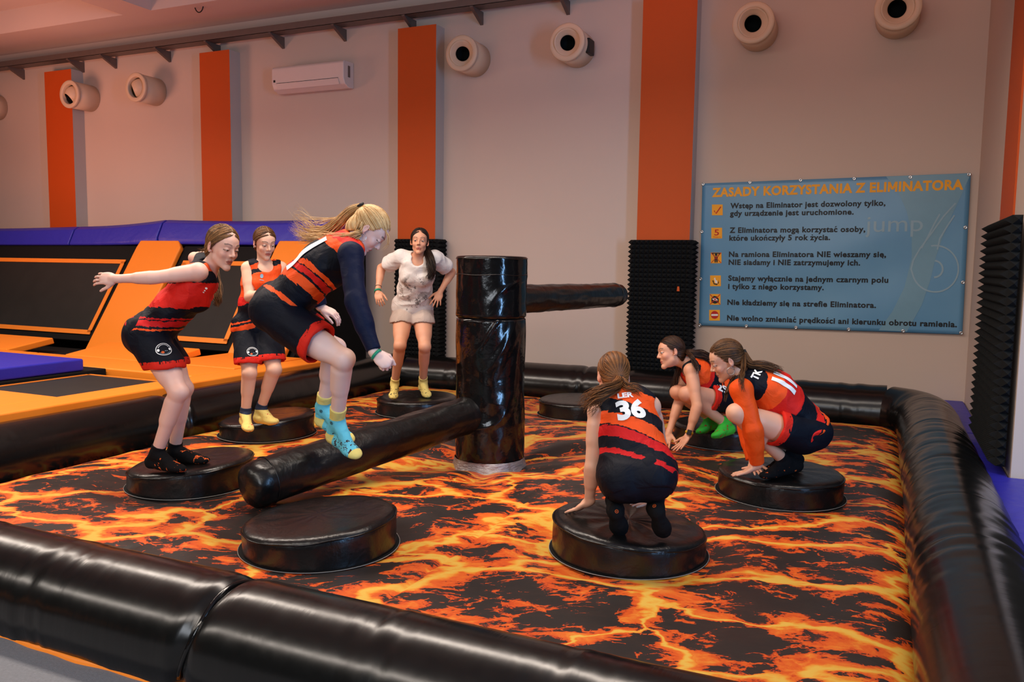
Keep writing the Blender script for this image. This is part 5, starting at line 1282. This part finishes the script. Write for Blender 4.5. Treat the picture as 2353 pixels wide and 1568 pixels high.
# ================================================================== PEOPLE
M['eye_white'] = plain('eye_white', (176, 166, 160), 0.25, 0.5, 0.0); M['iris'] = plain('iris_brown', (74, 56, 44), 0.2, 0.5, 0.0); M['pupil'] = plain('pupil', (10, 10, 10), 0.15, 0.5, 0.0)
M['hair_tie'] = plain('black_elastic', (18, 18, 20), 0.6); M['silver'] = M['metal']; M['band_green'] = plain('green_silicone', (20, 140, 104), 0.45)
UP = np.array([0, 0, 1.0]); DN = -UP
FLAT = dict(pn=DN, curl=(-14, -2, 4), spread=9, thumb=48, tn=-0.12)
ONLY = globals().get('ONLY_PEOPLE')
def want(k): return ONLY is None or k in ONLY
yb = lambda n, **kw: sock_mat(n, (222, 200, 116), **kw)
if want('P1'):
    p = Person('P1', 'person leaning forward on left platform, one arm stretched back, red and black kit', PJ['P1'], 1.0, 0.0036, skin_mat('skin_fair', (232, 190, 172)), 1.08, ground=ZT['B'] if 'ZT' in globals() else None)
    p.look = (0.0, 0.5); p.lid = -0.001
    p.build_body({'R': dict(pn=FWD - UP*0.25, curl=(12, 24, 16), spread=5, thumb=38), 'L': dict(pn=DN, curl=(15, 20, 15))})
    p.jersey(jersey_mat('jersey_a', 1.0, 1.0, 0.3, -0.9, [(0, 'B'), (0.02, 'O'), (0.045, 'B'), (0.075, 'r'), (0.15, 'B'), (0.165, 'r'), (0.19, 'B'), (0.33, 'R'), (0.64, 'B'), (0.80, 'O'), (0.9, 'B')]), hem=-0.03, seed=11)
    p.shorts(shorts_mat('shorts_a'), 0.50, 0.022, seed=12, level=0.85)
    sm = sock_mat('sock_black_flame', (16, 15, 16), (226, 100, 44), 26, 0.60, (1.0, 1.0, 0.6))
    p.sock(sm, 'R', 0.055); p.sock(sm, 'L', 0.055)
    hm = hair_mat('hair_dark_blond', (66, 42, 24), (158, 112, 66)); T1 = (0.0, -0.098, -0.045)
    p.hair(hm, T1, 300, 3); p.tieband(M['hair_tie'], T1)
    a = p.hp(*T1); p.tail(hm, [a, P(492, 606, 5.26), P(492, 634, 5.20), P(498, 664, 5.14), P(499, 690, 5.10), P(494, 708, 5.10)], 150, 0.014, 0.032, 0.7, 4, 0.0026, curl=0.012)
    p.tail(hm, [p.hp(-0.03, -0.09, -0.03), p.at(462, 576, 5.14), p.at(452, 573, 5.12)], 10, 0.006, 0.014, 1.0, 5, 0.0011, 'loose_strands')
    p.stud(-1, M['silver'])
    badge(p, p.botVQ, 377, 803, UP, 0.043)
    print_at(p, p.topVQ, 470, 668, p.cf[2], '', 0, None, 'ink_white', 'chest_emblem', poly=merge_polys([blob(0, 0.016, 0.008, 0.006), blob(0, 0.0, 0.005, 0.004), blob(0, -0.012, 0.006, 0.003)]))
if want('P2'):
    p = Person('P2', 'person standing on platform behind the jumping blonde girl, sleeveless basketball kit, pale yellow socks', PJ['P2'], 0.98, 0.004, skin_mat('skin_warm', (228, 184, 156)), 1.0, ground=ZT['C'] if 'ZT' in globals() else None)
    p.look = (0.1, 0.45); p.lid = 0.0
    p.build_body({'R': dict(pn=FWD, curl=(25, 30, 20)), 'L': dict(pn=FWD, curl=(25, 30, 20))})
    p.jersey(jersey_mat('jersey_b', -1.0, 4.0, 0.5, 0.0, [(0, 'B'), (0.03, 'O'), (0.10, 'B'), (0.13, 'O'), (0.15, 'B'), (0.36, 'R'), (0.46, 'O'), (0.74, 'B'), (0.80, 'O'), (0.86, 'B')]), hem=-0.06, seed=21, vneck=0.0)
    p.shorts(shorts_mat('shorts_b'), 0.74, 0.024, seed=22, level=0.7)
    sm = yb('sock_pale_yellow', spot=(196, 84, 70), spot_scale=34, thr=0.62, band=(0.105, (44, 52, 70)))
    p.sock(sm, 'R', 0.05); p.sock(sm, 'L', 0.05)
    hm = hair_mat('hair_brown', (56, 34, 20), (126, 84, 48)); T = (0.0, -0.105, -0.02)
    p.hair(hm, T, 240, 5); p.tieband(M['hair_tie'], T); a = p.hp(*T)
    p.tail(hm, [a, a + np.array([-0.02, 0.06, -0.04]), a + np.array([-0.02, 0.08, -0.14]), a + np.array([-0.02, 0.07, -0.22])], 60, 0.012, 0.022, 0.6, 6, 0.0028)
    p.stud(-1, M['silver'])
    badge(p, p.botVQ, 580, 809, UP, 0.040)
    print_at(p, p.topVQ, 601, 640, p.cf[2], '', 0, None, 'ink_pale', 'chest_emblem', poly=merge_polys([blob(0, 0.016, 0.012, 0.016), blob(0, -0.016, 0.018, 0.003)]))
if want('P3'):
    p = Person('P3', 'person jumping over the padded arm, blonde flying ponytail, navy long sleeves, turquoise banana socks', PJ['P3'], 1.0, 0.0034, skin_mat('skin_pale', (232, 202, 190)), 1.0)
    p.look = (0.0, 0.3); p.lid = 0.0
    p.build_body({'R': dict(pn=FWD*0.85 - UPV*0.45 - RGT*0.2, curl=(70, 80, 55), spread=2, thumb=30, tc=40), 'L': dict(pn=DN*0.8 + FWD*0.3, curl=(22, 30, 20), spread=3, thumb=25)})
    p.jersey(jersey_mat('jersey_c', 1.0, 7.0, 0.45, 0.0, [(0, 'B'), (0.02, 'O'), (0.06, 'B'), (0.20, 'O'), (0.29, 'B'), (0.31, 'R'), (0.36, 'B'), (0.375, 'O'), (0.41, 'B'), (0.62, 'O'), (0.70, 'R'), (0.82, 'O'), (0.92, 'B')]), hem=0.0, seed=31, waist=0.014, amp=0.007)
    nv = cloth('navy_jersey_cloth', (10, 20, 48), 0.6, 0.3)
    p.sleeve(nv, 'R', 0.94, 0.009, 'sleeve', 33); p.sleeve(nv, 'L', 0.94, 0.009, 'sleeve', 34)
    p.shorts(shorts_mat('shorts_c'), 0.55, 0.024, seed=32)
    sm = sock_mat('sock_turquoise', (104, 196, 214), (66, 40, 40), 52, 0.585, (1, 1, 1), (0.166, (226, 208, 120)), (226, 208, 120), (226, 208, 120))
    p.sock(sm, 'R', 0.095); p.sock(sm, 'L', 0.095)
    for sd, px, py in (('R', 762, 972), ('L', 738, 945)): print_at(p, p.sk[sd], px, py, nrm(p.X['kn'+sd] - p.X['an'+sd]), '', 0, None, 'ink_black', 'sock_logo', poly=merge_polys([ringp(0.007, 0.0095, 16), blob(0, 0, 0.003, 0.005, 8)]))
    hm = hair_mat('hair_blonde', (168, 118, 62), (250, 214, 156)); T = (0.0, -0.118, 0.055)
    p.hair(hm, T, 340, 7, part=False); p.tieband(M['hair_tie'], T, 0.018); a = p.hp(*T)
    p.tail(hm, [a, p.at(806, 484, 4.26), p.at(786, 508, 4.30), p.at(752, 536, 4.36), p.at(715, 540, 4.40), p.at(690, 524, 4.42), p.at(672, 508, 4.42)], 150, 0.014, 0.034, 1.5, 8, 0.0019, curl=0.016)
    p.tail(hm, [p.hp(-0.06, -0.05, 0.0), p.at(820, 545, 4.16), p.at(786, 549, 4.18), p.at(740, 548, 4.28), p.at(700, 544, 4.36), p.at(676, 546, 4.38)], 110, 0.020, 0.026, 1.4, 9, 0.0018, 'side_lock', curl=0.014)
    p.tail(hm, [p.at(790, 500, 4.28), p.at(730, 515, 4.38), p.at(690, 496, 4.42), p.at(668, 488, 4.44)], 26, 0.012, 0.03, 1.7, 10, 0.0011, 'flying_strands', curl=0.03, lvar=0.5)
    p.tail(hm, [p.hp(-0.05, 0.05, 0.075), p.at(893, 545, 4.22), p.at(892, 562, 4.22), p.at(872, 577, 4.20)], 8, 0.004, 0.006, 1.0, 12, 0.0011, 'fringe_strands', curl=0.006)
    p.hoop(-1, 0.018, M['silver'])
    p.band(M['band_green'], 'wrR', 'haR', 0.12, 0.0275, 0.013, 0.004)
    o = print_at(p, p.topVQ, 700, 578, p.cf[2], '', 0, None, 'ink_white', 'back_number', poly=([(-0.022, -0.13), (0.022, -0.13), (0.022, 0.13), (-0.022, 0.13)], [(0, 1, 2, 3)]))
if want('P4'):
    p = Person('P4', 'person in white printed t-shirt and pale shorts standing on the back platform', PJ['P4'], 1.0, 0.004, skin_mat('skin_tan', (216, 160, 128)), 1.0, ground=ZT['D'] if 'ZT' in globals() else None)
    p.look = (-0.1, 0.05); p.lid = 0.0022
    p.build_body({'R': dict(pn=FWD, curl=(20, 30, 20), spread=6, thumb=35), 'L': dict(pn=FWD, curl=(10, 16, 10), spread=13, thumb=48)})
    p.jersey(tee_mat('tshirt_print'), hem=-0.03, inf=0.015, sleeve=0.62, neck_r=0.066, name='t_shirt', armhole=False, waist=0.017, amp=0.011, seed=41, vneck=-0.01)
    p.shorts(cloth('pale_shorts', (196, 176, 164), 0.75, 0.5), 0.30, 0.018, seed=42, level=0.8)
    sm = yb('sock_yellow_print', spot=(104, 96, 70), spot_scale=40, thr=0.60, stretch=(1, 1, 1.6))
    p.sock(sm, 'R', 0.06); p.sock(sm, 'L', 0.06)
    hm = hair_mat('hair_dark', (16, 11, 9), (58, 40, 30)); T = (0.05, -0.092, -0.02)
    p.hair(hm, T, 240, 9); p.tieband(M['hair_tie'], T); a = p.hp(*T)
    p.tail(hm, [a, p.at(983, 580, 7.56), p.at(990, 598, 7.48), p.at(992, 620, 7.46), p.at(990, 636, 7.46), p.at(984, 646, 7.48)], 150, 0.016, 0.040, 0.8, 10, 0.0034, curl=0.012)
    p.band(M['band_green'], 'wrR', 'haR', -0.03, 0.027, 0.018, 0.005); p.band(M['hair_tie'], 'elR', 'wrR', 0.80, 0.026, 0.004, 0.0025, 'bracelet')
if want('P5'):
    p = Person('P5', 'person crouching with back to camera on the front right platform, jersey with white number 36', PJ['P5'], 0.98, 0.0034, skin_mat('skin_warm_b', (226, 178, 150)), 1.0, ground=ZT['H'] if 'ZT' in globals() else None)
    p.build_body({'L': FLAT, 'R': dict(FLAT, spread=4)})
    p.jersey(jersey_mat('jersey_d', -1.0, 11.0, 0.5, 0.0, [(0, 'B'), (0.03, 'r'), (0.075, 'B'), (0.165, 'r'), (0.255, 'B'), (0.268, 'O'), (0.375, 'B'), (0.50, 'O'), (0.655, 'B')]), hem=-0.115, seed=51, waist=0.016, amp=0.007)
    p.shorts(shorts_mat('shorts_d'), 0.52, 0.018, seed=52)
    sm = sock_mat('sock_black', (15, 15, 17)); p.sock(sm, 'R', 0.07); p.sock(sm, 'L', 0.07)
    hm = hair_mat('hair_chestnut', (62, 36, 18), (156, 98, 50)); T = (-0.005, -0.115, -0.035)
    p.hair(hm, T, 320, 11); p.tieband(M['hair_tie'], T); a = p.hp(*T)
    p.tail(hm, [a, p.at(1418, 888, 4.10), p.at(1396, 896, 4.05), p.at(1372, 908, 4.03), p.at(1352, 926, 4.04), p.at(1338, 944, 4.06)], 150, 0.016, 0.034, 1.1, 12, 0.0024, curl=0.018)
    p.tail(hm, [a, p.at(1440, 890, 4.10), p.at(1462, 893, 4.09), p.at(1478, 908, 4.10)], 40, 0.014, 0.022, 0.8, 13, 0.0022, 'side_lock', curl=0.012)
    print_at(p, p.topVQ, 1450, 940, p.cf[2], '36', 0.108, 0.135, 'ink_white', 'back_number', 0.05)
    print_at(p, p.topVQ, 1437, 909, p.cf[2], 'LER', 0.028, 0.075, 'ink_white', 'back_lettering', 0.04)
    for sd, px, py in (('L', 1417, 1176), ('R', 1504, 1164)): print_at(p, p.sk[sd], px, py, UP, '', 0, None, 'orange_paint', 'sock_logo', poly=merge_polys([ringp(0.006, 0.0085, 16), blob(0, 0, 0.004, 0.002, 8)]))
if want('P6'):
    p = Person('P6', 'person crouching farther back in green socks, black smartwatch, hands on the lava mat', PJ['P6'], 1.0, 0.0038, skin_mat('skin_tan_b', (220, 164, 132)), 1.0, ground=ZT['F'] if 'ZT' in globals() else None)
    p.look = (0.0, 0.1); p.lid = 0.0015
    p.build_body({'L': dict(FLAT, spread=11), 'R': FLAT})
    p.jersey(jersey_mat('jersey_e', 1.0, 15.0), hem=-0.04, seed=61)
    p.shorts(shorts_mat('shorts_e'), 0.48, 0.018, seed=62)
    sm = sock_mat('sock_green', (62, 186, 60), (170, 40, 40), 26, 0.62); p.sock(sm, 'R', 0.06); p.sock(sm, 'L', 0.06)
    hm = hair_mat('hair_dark_brown', (28, 17, 11), (80, 50, 32)); T = (0.0, -0.112, 0.0)
    p.hair(hm, T, 260, 13); p.tieband(M['hair_tie'], T); a = p.hp(*T)
    p.tail(hm, [a, p.at(1590, 812, 6.34), p.at(1612, 815, 6.36), p.at(1634, 826, 6.38), p.at(1640, 846, 6.36)], 110, 0.014, 0.034, 1.0, 14, 0.003, curl=0.014)
    p.tail(hm, [a, p.at(1590, 820, 6.20), p.at(1598, 838, 6.17), p.at(1606, 862, 6.15)], 50, 0.012, 0.020, 0.8, 15, 0.0026, 'side_lock', curl=0.01)
    p.tail(hm, [p.hp(0.0, -0.08, -0.06), p.at(1560, 850, 6.42), p.at(1548, 885, 6.42), p.at(1538, 916, 6.42)], 50, 0.012, 0.022, 0.5, 16, 0.0026, 'hanging_lock', curl=0.012)
    p.stud(1, M['silver'])
    w = p.X['wrL']; e = p.X['elL']; ax = nrm(w - e); c = w - ax*0.02
    wt = p.band(plain('watch_strap', (200, 160, 40), 0.5), 'elL', 'wrL', 0.92, 0.0265, 0.018, 0.003, 'watch_strap')
    n = nrm(-ray(1583, 998) - ax*(-ray(1583, 998) @ ax)); u = np.cross(ax, n); q = e + (w - e)*0.92 + n*0.031
    V = [q + ax*a_*0.019 + u*b_*0.016 + n*c_ for c_ in (-0.005, 0.006) for a_, b_ in ((-1, -1), (1, -1), (1, 1), (-1, 1))]
    MB().add(V, [(0, 3, 2, 1), (4, 5, 6, 7), (0, 1, 5, 4), (1, 2, 6, 5), (2, 3, 7, 6), (3, 0, 4, 7)]).build('watch_case', M['cable'], wt, bevel=0.003)
    print_at(p, p.botVQ, 1660, 893, UP + RGT*0.4, '29', 0.075, None, 'ink_white', 'shorts_number', 0.03)
if want('P7'):
    p = Person('P7', 'person crouching on right platform in jersey with orange long sleeves, black socks, hoop earring', PJ['P7'], 1.0, 0.0036, skin_mat('skin_warm_c', (222, 172, 142)), 1.0, ground=ZT['G'] if 'ZT' in globals() else None)
    p.look = (0.0, 0.35); p.lid = 0.0
    p.build_body({'L': dict(FLAT, spread=8), 'R': FLAT})
    p.jersey(jersey_mat('jersey_f', 1.0, 21.0, 0.4, 0.0, [(0, 'O'), (0.065, 'B'), (0.08, 'R'), (0.15, 'B'), (0.33, 'R'), (0.52, 'O'), (0.68, 'B')]), hem=-0.03, seed=71, amp=0.008, waist=0.016)
    so = cloth('orange_sleeve_cloth', (238, 84, 24), 0.55, 0.4); p.sleeve(so, 'L', 0.93, 0.011, 'sleeve', 73, 0.005); p.sleeve(so, 'R', 0.93, 0.011, 'sleeve', 74)
    p.shorts(shorts_mat('shorts_f'), 0.42, 0.018, seed=72)
    sm = sock_mat('sock_black_orange', (14, 14, 16), (226, 100, 44), 22, 0.66); p.sock(sm, 'R', 0.07); p.sock(sm, 'L', 0.07)
    hm = hair_mat('hair_mid_brown', (40, 25, 14), (116, 76, 42)); T = (0.0, -0.112, 0.01)
    p.hair(hm, T, 300, 15, part=False); p.tieband(M['hair_tie'], T); a = p.hp(*T)
    p.tail(hm, [a, p.at(1722, 838, 5.04), p.at(1750, 840, 5.02), p.at(1778, 848, 5.02), p.at(1802, 858, 5.03)], 120, 0.014, 0.026, 1.0, 16, 0.0026, curl=0.012)
    p.tail(hm, [a, p.at(1708, 848, 4.97), p.at(1702, 872, 4.86), p.at(1708, 905, 4.83)], 40, 0.012, 0.016, 0.6, 17, 0.0022, 'side_lock', curl=0.008)
    p.tail(hm, [p.hp(0.02, -0.06, -0.07), p.at(1680, 880, 5.06), p.at(1670, 905, 5.05), p.at(1664, 926, 5.05)], 30, 0.010, 0.012, 0.6, 18, 0.0024, 'hanging_lock', curl=0.008)
    p.hoop(1, 0.022, M['silver'])
    print_at(p, p.topVQ, 1738, 861, p.cf[2], 'TK', 0.045, None, 'ink_white', 'back_lettering', 0.04)
    print_at(p, p.topVQ, 1806, 876, p.cf[2], '', 0, None, 'ink_white', 'back_number', poly=merge_polys([([(-0.045, -0.08), (-0.015, -0.08), (-0.015, 0.08), (-0.045, 0.08)], [(0, 1, 2, 3)]), ([(0.010, -0.08), (0.040, -0.08), (0.040, 0.08), (0.010, 0.08)], [(0, 1, 2, 3)])]))
# ================================================================== LIGHT
def area(name, loc, target, size, power, color, sy=None, spread=180):
    l = bpy.data.lights.new(name, 'AREA'); l.energy = power; l.color = color; l.size = size; l.spread = math.radians(spread)
    if sy: l.shape = 'RECTANGLE'; l.size_y = sy
    o = bpy.data.objects.new(name, l); COL.objects.link(o); o.location = loc
    d = Vector(target) - Vector(loc); o.rotation_euler = d.to_track_quat('-Z', 'Y').to_euler(); return o
for x_, pw in ((-7.0, 140), (-3.6, 140), (-0.4, 138), (2.6, 56)): area('ceiling_lamp', (x_, -1.1, 4.2), (x_, -1.1, 0), 2.9, pw, (1.0, 0.86, 0.74), 0.5, 160)
for x_, pw in ((-6.5, 120), (-2.4, 130), (1.6, 120)): area('ceiling_lamp', (x_, -7.6, 4.2), (x_, -6.0, 0), 3.6, pw, (1.0, 0.89, 0.78), 0.5, 170)
area('red_fill', (-8.5, 0.5, 2.6), (-8.0, 2.6, 4.6), 1.2, 70, (1.0, 0.42, 0.28))  # added lamp standing in for warm light reflected off the orange pads
area('window_light', (7.2, -4.2, 1.7), (0, -0.4, 0.9), 0.7, 300, (0.28, 0.56, 1.0), 3.6)
area('window_light', (1.5, -8.8, 2.6), (0.2, -0.5, 0.6), 3.0, 130, (0.86, 0.92, 1.0), 1.6)
area('red_fill', (1.2, 2.5, 4.45), (1.2, 3.7, 3.9), 5.0, 7, (1.0, 0.30, 0.2), 0.1)  # added lamp to redden the upper wall, no real fitting
w = bpy.data.worlds.new('world'); SC.world = w; w.use_nodes = True
bg = w.node_tree.nodes['Background']; bg.inputs[0].default_value = (0.62, 0.55, 0.50, 1); bg.inputs[1].default_value = 0.07
SC.view_settings.view_transform = 'Standard'; SC.view_settings.look = 'None'; SC.view_settings.gamma = 1.0; SC.view_settings.exposure = -0.22
SC.view_settings.use_curve_mapping = False
try:
    SC.cycles.use_denoising = True; SC.cycles.max_bounces = 6; SC.cycles.diffuse_bounces = 3; SC.cycles.glossy_bounces = 3; SC.cycles.caustics_reflective = False; SC.cycles.caustics_refractive = False
    SC.cycles.sample_clamp_indirect = 4.0
except Exception: pass
